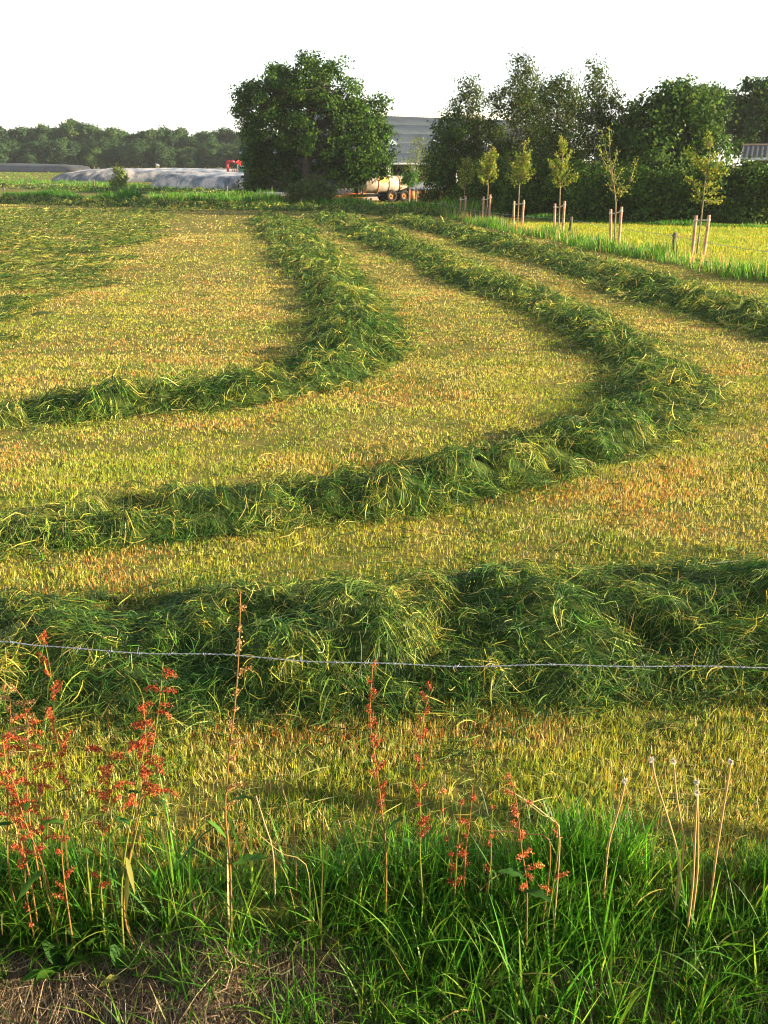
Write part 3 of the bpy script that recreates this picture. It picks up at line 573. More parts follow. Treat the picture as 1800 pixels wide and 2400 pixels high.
# ---- the distant wood: separate trees that share three crowns
def wood():
    Yb = 262.0
    protos = []
    greens = [[(.025, .062, .02), (.04, .085, .026), (.06, .105, .032)], [(.022, .056, .024), (.034, .072, .027), (.05, .09, .03)], [(.038, .08, .022), (.06, .105, .03), (.08, .12, .035)], [(.02, .05, .024), (.03, .066, .027), (.045, .082, .03)]]
    for v in range(4):
        m = MB(); k = 9
        for j in range(k):
            c = np.array([rng.uniform(-2.6, 2.6), rng.uniform(-2.2, 2.2), 2.0 + (j + .5) / k * 7.2]); sh = 1.3 - .55 * abs(c[2] - 5) / 5
            c[:2] *= sh; r = np.array([2.3, 2.2, 1.7]) * rng.uniform(.7, 1.1) * (.75 if c[2] > 7.6 else 1)
            n = 30; d = rdir(n); cc = c + d * r * (rng.random(n) ** .3)[:, None]; per = 24; ci = np.repeat(np.arange(n), per); N = n * per
            pos = cc[ci] + rng.normal(0, .38, (N, 3)); U, W_ = leaf_axes(d[ci] * 1.3 + unit(c - [0, 0, 5])[None] * .6); L = .5 * rng.uniform(.6, 1.3, N)
            m.leaves(pos, U, W_, L, L * .7, np.clip(pick(greens[v], N, [.35, .4, .25], .15) * (1 + .15 * rng.normal(0, 1, n))[ci][:, None], .01, .5))
        t = MB(); t.tube(curve3(np.zeros(3), np.array([.2, 0, 7.0]), 0, 5, .03), [.34, .28, .22, .15, .06], 6)
        protos.append((m.mesh('crown', M['leaf_far']), t.mesh('trunk', M['bark'], True)))
    def put(x, Y, s, v, label, sx=1.0, group='trees of the distant wood'):
        r = thing('woodland_tree', label, 'tree', (x, Y, float(terrain(x, Y))), group)
        r.scale = (s * sx, s * sx, s); r.rotation_euler[2] = rng.random() * 6.28
        for nm, me in (('trunk', protos[v][1]), ('crown', protos[v][0])):
            o = bpy.data.objects.new(nm, me); COL.objects.link(o); o.parent = r
    lab = 'tree massed in the hazy wood along the left horizon'
    prof = [(0, 290), (40, 290), (60, 292), (100, 292), (130, 284), (175, 284), (240, 296), (300, 305), (340, 298), (400, 296), (450, 300), (500, 300), (560, 296), (640, 300)]
    px = [q[0] for q in prof]; py = [q[1] for q in prof]
    for x in np.arange(-25, 640, 21):
        xx = x + rng.uniform(-7, 7); ty = np.interp(xx, px, py) + rng.uniform(-4, 10)
        Y = Yb + rng.uniform(-4, 4); a = atY(xx, ty, Y); h = a[2] - float(terrain(a[0], Y))
        put(a[0], Y, h / 10.2, rng.integers(4), lab, rng.uniform(.85, 1.15))
    for x in np.arange(-20, 630, 26):
        xx = x + rng.uniform(-9, 9); ty = 338 + rng.uniform(-16, 10); Y = Yb - 12 + rng.uniform(-3, 3); a = atY(xx, ty, Y); h = a[2] - float(terrain(a[0], Y))
        put(a[0], Y, h / 10.2, rng.integers(4), 'lower tree at the front edge of the hazy left wood', 1.35)
    a = atY(155, 276, Yb + 10); put(a[0], Yb + 10, (a[2] - 2.2) / 10.2, 2, 'rounded treetop standing tallest above the hazy left wood', .9)
wood()
# ------------------------------------------------------------------ staked saplings
sapc = [(.15, .21, .025), (.23, .26, .032), (.30, .26, .045), (.09, .145, .02)]
def px_on(base, px, py): return atY(px, py, base[1])
def sapling(k, label, path, branches, dens, leaf):
    b = SAPG[k]; root = thing('sapling', label, 'tree', b, 'staked saplings')
    P = np.array([px_on(b, *q) for q in path]); P[0, 2] = b[2] - .05; P = smooth_path(P, n=12)
    m = MB(); m.tube(P, np.linspace(.030, .006, 12) * (b[1] / 30) ** .3, 6); m.obj('trunk', M['bark_young'], root, True)
    br = MB(); lf = MB()
    for (x0, y0, x1, y1) in branches:
        a, c = px_on(b, x0, y0), px_on(b, x1, y1); c[1] += rng.uniform(-.35, .35)
        Q = curve3(a, c, -.06, 6, .04); br.tube(Q, np.linspace(.014, .004, 6), 4, False)
        n = int(dens * np.linalg.norm(c - a) * 78) + 5
        t = rng.uniform(.12, 1.02, n); pos = np.stack([np.interp(t, np.linspace(0, 1, 6), Q[:, q]) for q in range(3)], 1) + rng.normal(0, .055, (n, 3))
        U = unit(rng.normal(0, 1, (n, 3)) + (c - a) / np.linalg.norm(c - a)); W_ = unit(np.cross(U, rdir(n))); L = leaf * rng.uniform(.6, 1.3, n)
        lf.leaves(pos, U, W_, L, L * .65, pick(sapc, n, [.3, .35, .2, .15], .15))
    br.obj('branches', M['bark_young'], root, True); lf.obj('crown', M['leaf'], root)
def auto_branches(path, y0, y1, spread, n, up=.7):
    P = np.array(path, float); out = []
    for i in range(n):
        f = (i + .5) / n; y = y0 + (y1 - y0) * f; x = np.interp(-y, -P[:, 1], P[:, 0]); s = (1 if i % 2 else -1) * spread * (1 - .72 * f ** 1.4) * rng.uniform(.55, 1.1)
        out.append((x, y, x + s, y - abs(s) * up - rng.uniform(4, 14)))
    return out
p0 = [(1632, 602), (1640, 540), (1647, 480), (1652, 430), (1662, 370), (1668, 320)]
sapling(0, 'rightmost sapling with round golden green crown between two stakes', p0, [(1650, 470, 1700, 468), (1650, 470, 1625, 462), (1651, 455, 1690, 440), (1652, 440, 1615, 418), (1655, 420, 1705, 402), (1656, 410, 1690, 380), (1657, 400, 1632, 372), (1658, 390, 1610, 350), (1660, 380, 1682, 362), (1650, 460, 1630, 440), (1664, 350, 1668, 315), (1664, 350, 1660, 322), (1654, 430, 1680, 430), (1655, 415, 1675, 395), (1656, 400, 1650, 375)], 1.5, .085)
p1 = [(1440, 574), (1442, 520), (1443, 470), (1437, 420), (1430, 370), (1428, 300)]
sapling(1, 'twiggy half bare sapling with long whips, second from the right', p1, [(1443, 462, 1475, 440), (1443, 455, 1480, 420), (1478, 425, 1492, 370), (1440, 440, 1420, 400), (1440, 430, 1455, 390), (1437, 415, 1395, 335), (1434, 400, 1412, 308), (1435, 400, 1445, 345), (1441, 450, 1420, 430), (1440, 440, 1440, 400), (1438, 430, 1428, 390), (1442, 455, 1460, 430), (1430, 340, 1430, 296)], .62, .075)
p2 = [(1309, 548), (1311, 500), (1313, 440), (1318, 390), (1318, 350), (1312, 318)]
sapling(2, 'fullest bright green sapling, third from the right', p2, [(1314, 440, 1345, 415), (1345, 418, 1350, 408), (1314, 435, 1300, 425), (1315, 430, 1335, 395), (1315, 425, 1295, 390), (1300, 410, 1288, 380), (1316, 405, 1330, 380), (1317, 395, 1340, 355), (1317, 385, 1305, 360), (1318, 370, 1325, 335), (1318, 360, 1312, 320), (1316, 410, 1318, 380), (1315, 420, 1322, 400), (1316, 412, 1306, 385), (1318, 350, 1322, 330)], 1.3, .10)
p3 = [(1212, 532), (1215, 490), (1217, 440), (1222, 400), (1226, 360), (1230, 330)]
sapling(3, 'sapling with gappy leader, fourth from the right', p3, auto_branches(p3, 438, 372, 30, 16) + [(1227, 350, 1235, 330), (1225, 375, 1242, 352)], 1.1, .11)
p4 = [(1138, 520), (1142, 480), (1144, 440), (1146, 400), (1148, 370), (1149, 345)]
sapling(4, 'bronze tinted narrow sapling, fifth from the right', p4, auto_branches(p4, 436, 362, 27, 16) + [(1143, 435, 1122, 402)], 1.1, .12)
p5 = [(1086, 507), (1088, 470), (1090, 440), (1092, 400), (1094, 370)]
sapling(5, 'shaded dull green sapling nearest the barn', p5, auto_branches(p5, 445, 375, 24, 12), .9, .12)

def stakes(k, label, posts):
    """posts: two of (bottom px, top px); round debarked stakes with a strap nailed across to the trunk"""
    b = SAPG[k]; root = thing('sapling_stakes', label, 'tree stakes', b, 'stake pairs of the saplings')
    sc_ = (b[1] / 28) ** .12; tops = []
    for i, ((x0, y0), (x1, y1)) in enumerate(posts):
        Yp = b[1] + (.12 if i == 0 else -.12)
        a, c = atY(x0, y0, Yp), atY(x1, y1, Yp); a[2] = b[2] - .15; r = .047 * sc_
        t = np.linspace(0, 1, 6)[:, None]; P = a * (1 - t) + c * t + rng.normal(0, .004, (6, 3))
        m = MB(); m.tube(P, np.linspace(r * 1.05, r * .95, 6), 10); m.obj('stake', M['stake'], root, True); tops.append((P[-1], c - a, r))
    tr = np.array([.5 * (tops[0][0][0] + tops[1][0][0]), b[1], tops[0][0][2] - .13])
    for (c, d, r) in tops:
        q = c - np.array([0, 0, .14]); m = MB()
        m.tube(np.linspace(q + [0, 0, .03], q - [0, 0, .03], 2), r * 1.18, 10)
        m.tube(curve3(q + unit(tr - q) * r, tr, -.05, 5, .01), .022 * sc_, 5)
        m.obj('strap', M['strap'], root, True)
stakes(0, 'pair of pinkish debarked stakes strapped to the rightmost sapling', [((1622, 592), (1632, 505)), ((1649, 600), (1662, 504))])
stakes(1, 'pair of pinkish stakes strapped to the twiggy half bare sapling', [((1431, 566), (1432, 490)), ((1450, 572), (1457, 484))])
stakes(2, 'pair of pinkish stakes strapped to the fullest bright green sapling', [((1299, 548), (1301, 477)), ((1318, 552), (1324, 471))])
stakes(3, 'pair of pinkish stakes strapped to the sapling with gappy leader', [((1203, 528), (1205, 471)), ((1223, 532), (1228, 469))])
stakes(4, 'pair of pinkish stakes strapped to the bronze tinted sapling', [((1131, 517), (1134, 460)), ((1145, 522), (1150, 456))])
stakes(5, 'pair of pinkish stakes strapped to the shaded sapling nearest the barn', [((1079, 504), (1080, 462)), ((1090, 502), (1092, 459))])

# ------------------------------------------------------------------ fences
def post_mesh(base, h, r, lean=(0, 0), n=9):
    t = np.linspace(0, 1, 5)[:, None]; P = base + np.array([lean[0], lean[1], h]) * t + rng.normal(0, r * .04, (5, 3)); P[0, 2] -= .2
    m = MB(); m.tube(P, np.array([1.05, 1.02, 1, .98, .93]) * r, n); return m, P[-1]
def fence(label, spec, wires, r=.06):
    g0 = G(*spec[0][:2]); root = thing('field_fence', label, 'fence', g0); tops = []
    for (x, y, ytop) in spec:
        g = G(x, y); h = atY(x, ytop, g[1])[2] - g[2]; m, t = post_mesh(g, h, r * (1 + .003 * g[1]), (rng.normal(0, .03), 0)); po = m.obj('post', M['post'], root, True); tops.append((g, h))
        q = MB(); q.lathe([(.005, -.02), (.022, -.018), (.026, 0), (.022, .018), (.005, .02)], 8, M=[[1, 0, 0], [0, 0, 1], [0, -1, 0]], o=g + [-r - .01, -.02, h * .86]); q.obj('insulator', M['black'], po, True)
    for f in wires:
        m = MB(); P = []
        for (a, ha), (b, hb) in zip(tops[:-1], tops[1:]):
            t = np.linspace(0, 1, 9)[:, None]; s = (a + [-r, 0, ha * f]) * (1 - t) + (b + [-r, 0, hb * f]) * t; s[:, 2] -= .06 * (t * (1 - t) * 4)[:, 0]; P.append(s[:-1])
        P.append((tops[-1][0] + [-r, 0, tops[-1][1] * f])[None]); m.tube(np.vstack(P), .006, 4); m.obj('wire', M['wire'], root, True)
fence('wire fence on dark weathered posts along the sapling row', [(1900, 672, 590), (1577, 592, 545), (1336, 546, 508), (1111, 516, 489), (1039, 500, 473), (965, 488, 466)], [.86])
fence('short thin posts of the fence before the covered heaps', [(-60, 462, 440), (10, 456, 438), (221, 440, 420), (386, 468, 455), (431, 465, 452), (533, 462, 436), (870, 482, 464)], [.8], .07)

def barbed():
    Yw = 2.80
    px = [(-1500, 1380), (-320, 1476), (0, 1500), (100, 1513), (300, 1526), (550, 1535), (800, 1548), (1100, 1558), (1400, 1561), (1800, 1565), (2400, 1556), (3900, 1500)]
    C = smooth_path([atY(x, y, Yw) for x, y in px], .006); C[:, 2] += .003 * np.sin(np.arange(len(C)) * .075) + .002 * np.sin(np.arange(len(C)) * .031 + 1)
    C[:, 1] += .01 * np.sin(np.arange(len(C)) * .01)
    root = thing('barbed_wire_fence', 'twisted galvanised barbed wire strung across the foreground', 'barbed wire', (C[0, 0], Yw, float(terrain(C[0, 0], Yw))))
    ph = np.arange(len(C)) * .006 / .035 * 2 * math.pi
    for q in (0, math.pi):
        m = MB(); m.tube(C[::1] + np.stack([np.zeros(len(C)), np.cos(ph + q), np.sin(ph + q)], 1) * .0012, .0012, 5); m.obj('wire', M['wire'], root, True)
    i = 8
    while i < len(C) - 8:
        c = C[i]; m = MB(); a = np.linspace(0, 2 * math.pi * 2.0, 16); a0 = rng.random() * 6
        coil = c + np.stack([np.linspace(-.006, .006, 16), .0033 * np.cos(a + a0), .0033 * np.sin(a + a0)], 1)
        t0 = unit(np.array([rng.normal(0, .5), math.cos(a0), math.sin(a0)])) * .018; t1 = unit(np.array([rng.normal(0, .5), math.cos(a0 + 3.3), math.sin(a0 + 3.3)])) * .018
        m.tube(np.vstack([coil[0] + t0, coil, coil[-1] + t1]), np.concatenate([[.0006], np.full(16, .0010), [.0006]]), 4); m.obj('barb', M['wire'], root, True)
        i += int(rng.normal(17.5, .8))
    for e in (0, -1):
        g = np.array([C[e, 0], Yw + .08, float(terrain(C[e, 0], Yw + .08))]); m, t = post_mesh(g, C[e, 2] - g[2] + .1, .055); m.obj('post', M['post'], root, True)
barbed()

# ------------------------------------------------------------------ wild plants on the bank
RED = [(.36, .04, .014), (.42, .07, .02), (.25, .024, .009), (.44, .13, .035)]
PALE = [(.40, .22, .08), (.46, .31, .13), (.34, .15, .05)]
def stem_leaf(mb, a, d, L, W, col, droop=.5):
    """one lance-shaped dock leaf with a folded midrib"""
    n = 7; t = np.linspace(0, 1, n); d = unit(np.array(d, float)); up = np.array([0, 0, 1.0])
    P = a + d * (t * L)[:, None]; P[:, 2] -= droop * L * t ** 2 * .6
    sd = unit(np.cross(d, up) + 1e-6); w_ = W * np.sin(np.pi * np.clip(t * .93 + .07, 0, 1)) ** .8 * (1 - .25 * t) * .5; w_[-1] = .001
    wav = .12 * W * np.sin(t * 14 + rng.random() * 6)
    Lf = P + sd * w_[:, None] + np.outer(wav + w_ * .35, up); Rt = P - sd * w_[:, None] + np.outer(-wav + w_ * .35, up)
    V = np.stack([Lf, P, Rt], 1).reshape(-1, 3); i = np.arange(n - 1)[:, None] * 3 + np.array([0, 1])[None]
    Q = np.stack([i, i + 1, i + 4, i + 3], -1).reshape(-1, 4)
    mb.add(V, Q, col=np.clip(np.array(col) * (1 + rng.normal(0, .12)), .01, .7))
def sorrel(label, stems, cols, Y=2.86, leaves=(), group='red sorrel plants on the ditch bank'):
    """stems: list of (path in px from base up, from-fraction where seed branches start, number of branches, droop, branch length m)"""
    allp = [(np.array([atY(x, y, Y + dy) for x, y in path])) for path, dy, *_ in stems]
    b = allp[0][0].copy(); b[2] = float(terrain(b[0], b[1])); root = thing('sorrel_plant', label, 'plant', b, group)
    for (path, dy, f0, nb, droop, bl), P in zip(stems, allp):
        gz = float(terrain(P[0, 0], P[0, 1]))
        if P[0, 2] > gz: P = np.vstack([[P[0, 0] + rng.normal(0, .02), P[0, 1] + .01, gz - .02], P])
        P = smooth_path(P, n=22); m = MB(); m.tube(P, np.linspace(.0042, .0016, 22), 5, col=np.array(rng.choice(2) and (.20, .22, .04) or (.27, .14, .045))); m.obj('stem', M['stem'], root, True)
        for j in range(nb):
            sd = MB()
            f = f0 + (1 - f0) * (j + rng.random()) / nb; k = f * 21; a = np.array([np.interp(k, np.arange(22), P[:, q]) for q in range(3)])
            L = bl * rng.uniform(.5, 1.2) * (1.15 - .6 * (f - f0) / (1 - f0 + 1e-6)); az = rng.random() * 6.28
            n = 9; t = np.linspace(0, 1, n); el0 = 1.0 if droop < .5 else .7; el = el0 - droop * 2.4 * t
            Bp = a + np.concatenate([[[0, 0, 0]], np.cumsum(np.stack([np.cos(az) * np.cos(el), np.sin(az) * .6 * np.cos(el), np.sin(el)], 1)[:-1] * L / (n - 1), 0)])
            sd.tube(Bp, np.linspace(.0014, .0007, n), 3, False, col=np.array((.35, .15, .05)))
            N = int(L * 1600) + 8; tt = rng.uniform(.12, 1, N); pos = np.stack([np.interp(tt, t, Bp[:, q]) for q in range(3)], 1) + rng.normal(0, .0045, (N, 3))
            U = unit(rng.normal(0, 1, (N, 3)) + [0, 0, -.6]); W_ = unit(np.cross(U, rdir(N))); Ls = rng.uniform(.0036, .0072, N)
            sd.leaves(pos, U, W_, Ls, Ls * .85, pick(cols, N, None, .2))
            sd.obj('seed_head', M['stem'], root)
    for (x, y, ax, ay, L, W, c) in leaves:
        m = MB(); stem_leaf(m, atY(x, y, Y - .01), (ax, rng.uniform(-.5, .1), ay), L, W, c); m.obj('leaf', M['leaf'], root, True)
GL, GD, GY = (.06, .15, .02), (.035, .10, .018), (.28, .27, .07)
sorrel('tallest pale seeded dock stem, crossing the barbed wire', [([(540, 2040), (528, 1902), (535, 1792), (543, 1716), (553, 1629), (560, 1520), (564, 1385)], 0, .45, 11, .45, .065)], PALE, Y=2.78,
       leaves=[(535, 1880, .8, .75, .13, .03, GD), (530, 1965, -.5, .85, .12, .026, GL), (538, 1800, -.3, .9, .05, .012, GD), (545, 2030, .6, .5, .16, .05, GL)])
sorrel('slender red sorrel spike whose tip stands behind the wire', [([(205, 2040), (192, 1931), (166, 1845), (152, 1800), (127, 1702), (125, 1615), (101, 1485)], 0, .5, 15, .12, .075)], RED, Y=2.88,
       leaves=[(166, 1850, -1, .05, .05, .012, GD), (190, 1930, .2, 1, .09, .03, GD)])
sorrel('dense drooping dark red sorrel head on three stems', [([(290, 2123), (330, 1870), (342, 1760), (335, 1640)], 0, .62, 16, .62, .12), ([(292, 2100), (345, 1830), (372, 1660), (382, 1553)], .03, .72, 9, .7, .10), ([(285, 2080), (310, 1900), (345, 1720), (362, 1690)], -.02, .7, 9, .6, .09)], RED, Y=2.82,
       leaves=[(310, 1935, -.5, .6, .09, .035, GD), (340, 1850, .5, .7, .06, .02, GD), (330, 1860, -.7, .5, .05, .02, GD), (296, 2010, .3, -.9, .10, .02, GY), (300, 2050, -.1, -1, .11, .022, GY), (335, 1920, .6, .7, .10, .025, GD)])
sorrel('bushy red sorrel clump at the far left edge', [([(70, 2060), (40, 1940), (20, 1840), (5, 1720)], 0, .45, 12, .4, .09), ([(105, 2070), (95, 1900), (70, 1790), (60, 1660)], .03, .45, 20, .5, .10), ([(110, 2060), (60, 1930), (30, 1830), (-5, 1780)], -.03, .5, 9, .4, .08)], RED, Y=2.84,
       leaves=[(30, 1930, -.8, .2, .1, .03, GD), (95, 1930, .8, .3, .1, .03, GL), (60, 1900, .3, .8, .1, .03, GD), (100, 2040, -.5, -.3, .12, .04, GL)])
sorrel('pale arching seed head leaning in at the far left', [([(20, 2040), (18, 1850), (22, 1720), (24, 1640), (8, 1612)], .02, .72, 8, .6, .07), ([(66, 1900), (66, 1740), (58, 1650), (35, 1612)], .04, .75, 7, .6, .06)], PALE, Y=2.9)
sorrel('arched low red sorrel head right of the slender spike', [([(255, 2060), (262, 1880), (262, 1800), (240, 1758), (210, 1760)], 0, .68, 15, .55, .08)], RED, Y=2.85, leaves=[(258, 1960, .5, .8, .12, .03, GL), (255, 2010, -.6, .7, .14, .04, GL)])
sorrel('thin red sorrel spike near the middle just under the wire', [([(905, 2010), (894, 1892), (880, 1784), (869, 1711), (868, 1640), (874, 1556)], 0, .48, 15, .12, .065)], RED, Y=2.9, leaves=[(905, 1960, .4, .8, .12, .035, GD)])
sorrel('thin red sorrel spike right of the middle one', [([(985, 2020), (985, 1856), (988, 1711), (1000, 1650), (1017, 1610)], 0, .40, 14, .12, .06)], RED, Y=2.9, leaves=[(985, 1990, -.5, .7, .12, .04, GD)])
sorrel('broken orange red sorrel stalk leaning among grass at right', [([(1235, 2088), (1222, 1987), (1210, 1877), (1193, 1812)], 0, .45, 14, .5, .06), ([(1310, 1960), (1270, 1910), (1215, 1868)], .03, .3, 5, .4, .05), ([(1290, 1990), (1240, 1955), (1120, 1945)], .05, .9, 0, .4, .05)], [(.50, .13, .04), (.55, .2, .07), (.42, .08, .03)], Y=2.8,
       leaves=[(1235, 2060, -.6, .4, .12, .05, GD), (1230, 2090, .6, .2, .10, .04, GD)])
sorrel('group of short rusty sorrel spikes in the grass centre right', [([(1070, 2010), (1075, 1950), (1082, 1870)], 0, .3, 8, .1, .035), ([(1055, 2000), (1040, 1930), (1035, 1850)], .03, .3, 6, .1, .03), ([(1090, 2010), (1100, 1930), (1108, 1840)], .02, .4, 6, .2, .035), ([(1150, 2020), (1150, 1960), (1155, 1890)], .0, .3, 5, .1, .03)], RED, Y=2.92, group='red sorrel plants on the ditch bank')
sorrel('short rusty sorrel stems below the slender spike on the left', [([(150, 2060), (145, 1960), (160, 1900)], 0, .4, 7, .3, .05), ([(235, 2050), (240, 1960), (258, 1870)], .02, .4, 6, .3, .05), ([(60, 2080), (62, 2010), (60, 1960)], .02, .3, 6, .3, .04)], RED, Y=2.8)

def dock(label, base_px, Y, spec):
    a = atY(*base_px, Y); a[2] = float(terrain(a[0], Y)); root = thing('dock_plant', label, 'plant', a, 'broad leaved docks on the bank')
    for (ax, ay, az, L, W, c) in spec:
        m = MB(); stem_leaf(m, a + [0, 0, .02], (ax, ay, az), L, W, c, .7); m.obj('leaf', M['leaf'], root, True)
dock('broad dock leaves lying over the thatch at bottom left', (130, 2170), 2.78, [(-.9, -.4, .5, .16, .05, GL), (-.4, -.6, .6, .15, .055, GL), (-1, 0, .2, .2, .05, GD), (.3, .1, 1, .2, .06, GD), (.6, -.1, .8, .18, .06, GL), (-.3, .1, .9, .2, .06, GD)])
dock('dock rosette with spotted yellowing leaf at left centre', (275, 2160), 2.76, [(.15, -.5, -.35, .15, .04, GY), (-.5, -.4, .3, .10, .035, GY), (.5, 0, .9, .2, .06, GL), (-.2, .1, 1, .2, .06, GD), (.8, -.2, .5, .17, .05, GL)])
dock('upright broad dock leaves in the middle of the verge', (880, 2080), 2.9, [(-.4, 0, 1, .20, .055, GL), (.1, 0, 1, .22, .06, GD), (.5, -.1, .9, .20, .055, GL), (-.8, -.1, .6, .18, .05, GD), (.9, 0, .5, .18, .05, GL)])
dock('spreading broad dock leaves below the broken sorrel stalk', (1190, 2090), 2.84, [(-.7, -.2, .7, .2, .07, GD), (.6, -.2, .7, .2, .07, GD), (.1, -.3, 1, .2, .07, GL), (-.9, -.3, .3, .17, .06, GL), (.9, -.3, .2, .17, .05, GD)])
dock('single blotched ochre leaf on the bank at right', (1345, 2220), 2.72, [(.3, -.3, .9, .07, .03, (.35, .25, .06)), (.8, -.2, .5, .09, .03, GL), (-.7, -.2, .5, .09, .03, GD)])

dock('tall dock leaves among the red sorrel at far left', (40, 2120), 2.86, [(-.3, -.1, 1, .24, .07, GL), (.4, -.1, .9, .22, .065, GD), (.8, -.3, .5, .2, .06, GL), (-.8, -.3, .5, .2, .06, GD), (.1, -.4, .9, .2, .06, GL)])
dock('dock leaves crowding the foot of the drooping sorrel', (200, 2110), 2.84, [(-.4, -.2, 1, .22, .065, GD), (.3, -.3, 1, .2, .06, GL), (.9, -.2, .5, .19, .055, GL), (-.9, -.2, .4, .2, .055, GD), (.5, .1, .9, .22, .06, GD)])
dock('jagged pale green leaves at the foot of the dandelion clump', (1640, 2060), 2.94, [(-.4, 0, 1, .17, .05, (.12, .24, .03)), (.3, 0, 1, .18, .05, (.10, .21, .03)), (.8, -.1, .7, .17, .05, (.14, .26, .035)), (-.8, -.1, .6, .15, .045, GL)])
def dandelion(label, path, Y=2.93):
    P = np.array([atY(x, y, Y) for x, y in path]); gz = float(terrain(P[0, 0], Y)); b = np.array([P[0, 0], Y, gz]); P = np.vstack([b - [0, 0, .01], P]) if P[0, 2] > gz else P
    root = thing('dandelion_stalk', label, 'dandelion', b, 'spent dandelions on the verge')
    S = smooth_path(P, n=14); m = MB(); m.tube(S, np.linspace(.0042, .0032, 14), 6, col=np.array((.50, .33, .14))); m.obj('stalk', M['stem'], root, True)
    c = S[-1]; h = MB(); h.lathe([(.002, -.006), (.005, -.005), (.007, 0), (.006, .004), (.003, .006), (.0005, .007)], 8, o=c, col=np.array((.30, .24, .17))); h.obj('seed_disc', M['stem'], root, True)
    k = 80; d = rdir(k); d[:, 2] -= .25; d[:, 0] -= .5; d = unit(d); e = c + d * rng.uniform(.008, .014, (k, 1)); f = MB()
    f.ribbons(np.stack([c + d * .004, e], 1), np.full((k, 2), .0014), unit(np.cross(d, rdir(k))), np.tile((.75, .71, .64), (k, 1))); f.obj('fluff', M['stem'], root)
dandelion('leftmost tall dandelion stalk of the right hand clump, leaning left', [(1592, 2038), (1585, 1985), (1560, 1900), (1537, 1830), (1528, 1780)])
dandelion('straight dandelion stalk second in the right hand clump', [(1602, 1990), (1597, 1930), (1585, 1860), (1579, 1784)], 2.98)
dandelion('shortest dandelion stalk of the right hand clump', [(1623, 2080), (1628, 1980), (1632, 1900), (1635, 1858)], 2.88)
dandelion('dandelion stalk close behind the shortest one', [(1634, 2050), (1636, 1950), (1636, 1890), (1634, 1833)], 2.92)
dandelion('rightmost tall dandelion stalk leaning right', [(1678, 2010), (1690, 1930), (1703, 1850), (1714, 1785)], 2.96)
dandelion('solitary dandelion stalk left of the clump, leaning right', [(1425, 1990), (1440, 1930), (1455, 1880), (1466, 1830)], 2.98)

def straw_stalk(label, path, Y, col, r=.0035):
    P = np.array([atY(x, y, Y) for x, y in path]); gz = float(terrain(P[0, 0], Y)); b = np.array([P[0, 0], Y, gz])
    if P[0, 2] > gz: P = np.vstack([b - [0, 0, .01], P])
    m = MB(); S = smooth_path(P, n=14); m.tube(S, np.linspace(r, r * .6, 14), 6, col=np.array(col)); o = m.obj('dead_stalk', M['stem'], None, True); tag(o, label, 'stalk', 'dead stalks in the verge')
straw_stalk('thick bleached dead stalk left of centre', [(640, 2000), (620, 1930), (600, 1865)], 2.92, (.45, .34, .17), .0034)
straw_stalk('brown straight dead stalk right of the thick bleached one', [(690, 1960), (670, 1880), (648, 1790)], 2.95, (.28, .18, .08))
straw_stalk('long fallen stalk slanting through the grass left of centre', [(720, 2035), (660, 2000), (600, 1950)], 2.86, (.30, .25, .08), .0024)
straw_stalk('bleached broken stalk bending over at right', [(1312, 1960), (1285, 1915), (1240, 1880), (1178, 1845)], 2.84, (.46, .33, .18), .003)

# ------------------------------------------------------------------ silage heaps under sheets
def sheetmat(name, stops, rough):
    m = plain(name, stops, .7, rough, spec=.5, bump=.3, detail=8); return m
M['sheet'] = sheetmat('sheet', [(.38, (.07, .085, .11)), (.48, (.18, .19, .21)), (.6, (.46, .40, .36))], .36)
M['sheet_black'] = sheetmat('sheet_black', [(.3, (.02, .022, .026)), (.7, (.06, .06, .065))], .6)
def heap(name, label, left_px, right_px, base_y0, base_y1, top_y, depth, mat, cat, folds=True, group=None):
    """a long rounded clamp: plan is a rounded rectangle, sides slope, the sheet hangs in folds"""
    A, B = G(left_px, base_y0), G(right_px, base_y1); ax = unit((B - A)[None, :2])[0]; L = np.linalg.norm((B - A)[:2]); nx = np.array([-ax[1], ax[0]])
    mid = .5 * (A + B); h = atY(.5 * (left_px + right_px), top_y, mid[1] + depth * .25)[2] - mid[2]
    ns, nr = 220, 16; a = np.linspace(0, 2 * math.pi, ns, endpoint=False); e = .45
    cu = np.sign(np.cos(a)) * np.abs(np.cos(a)) ** e; su = np.sign(np.sin(a)) * np.abs(np.sin(a)) ** e
    q_ = np.linspace(0, 1, 16); rr = np.clip(np.cos(q_ * math.pi / 2) ** .26, .03, 1); prof = np.sin(q_ * math.pi / 2) ** .75
    fold = (np.abs(np.sin(a * 29 + 3 * np.sin(a * 5))) - .5) * .5 + (vnoise(a * 24, a * 0) - .5) * 1.2
    V = []
    for r_, z_ in zip(rr, prof):
        rad = r_ * (1 + (fold * .26 * np.clip(1 - z_, 0, 1) ** .5 if folds else 0)) 
        px_, py_ = cu * rad * L / 2, su * rad * depth / 2
        sag = 1 + .26 * (vnoise(px_ * .22 + 7, py_ * .3) - .5) + .03 * (vnoise(px_ * 2, py_ * 2) - .5)
        xy = mid[:2] + np.outer(px_, ax) + np.outer(py_ + depth / 2, nx)
        V.append(np.concatenate([xy, (terrain(xy[:, 0], xy[:, 1]) + z_ * h * sag - .02)[:, None]], 1))
    V = np.array(V); k = len(rr); i = np.arange(k - 1)[:, None] * ns; j = np.arange(ns)[None]; Q = np.stack([i + j, i + (j + 1) % ns, i + ns + (j + 1) % ns, i + ns + j], -1)
    top = np.vstack([V.reshape(-1, 3), V[-1].mean(0)]); jj = np.arange(ns); T = np.stack([(k - 1) * ns + jj, (k - 1) * ns + (jj + 1) % ns, np.full(ns, k * ns)], 1)
    o = link(name, mesh_np(name, top, Q, mat, T=T, smooth=True)); return tag(o, label, cat, group), mid, h
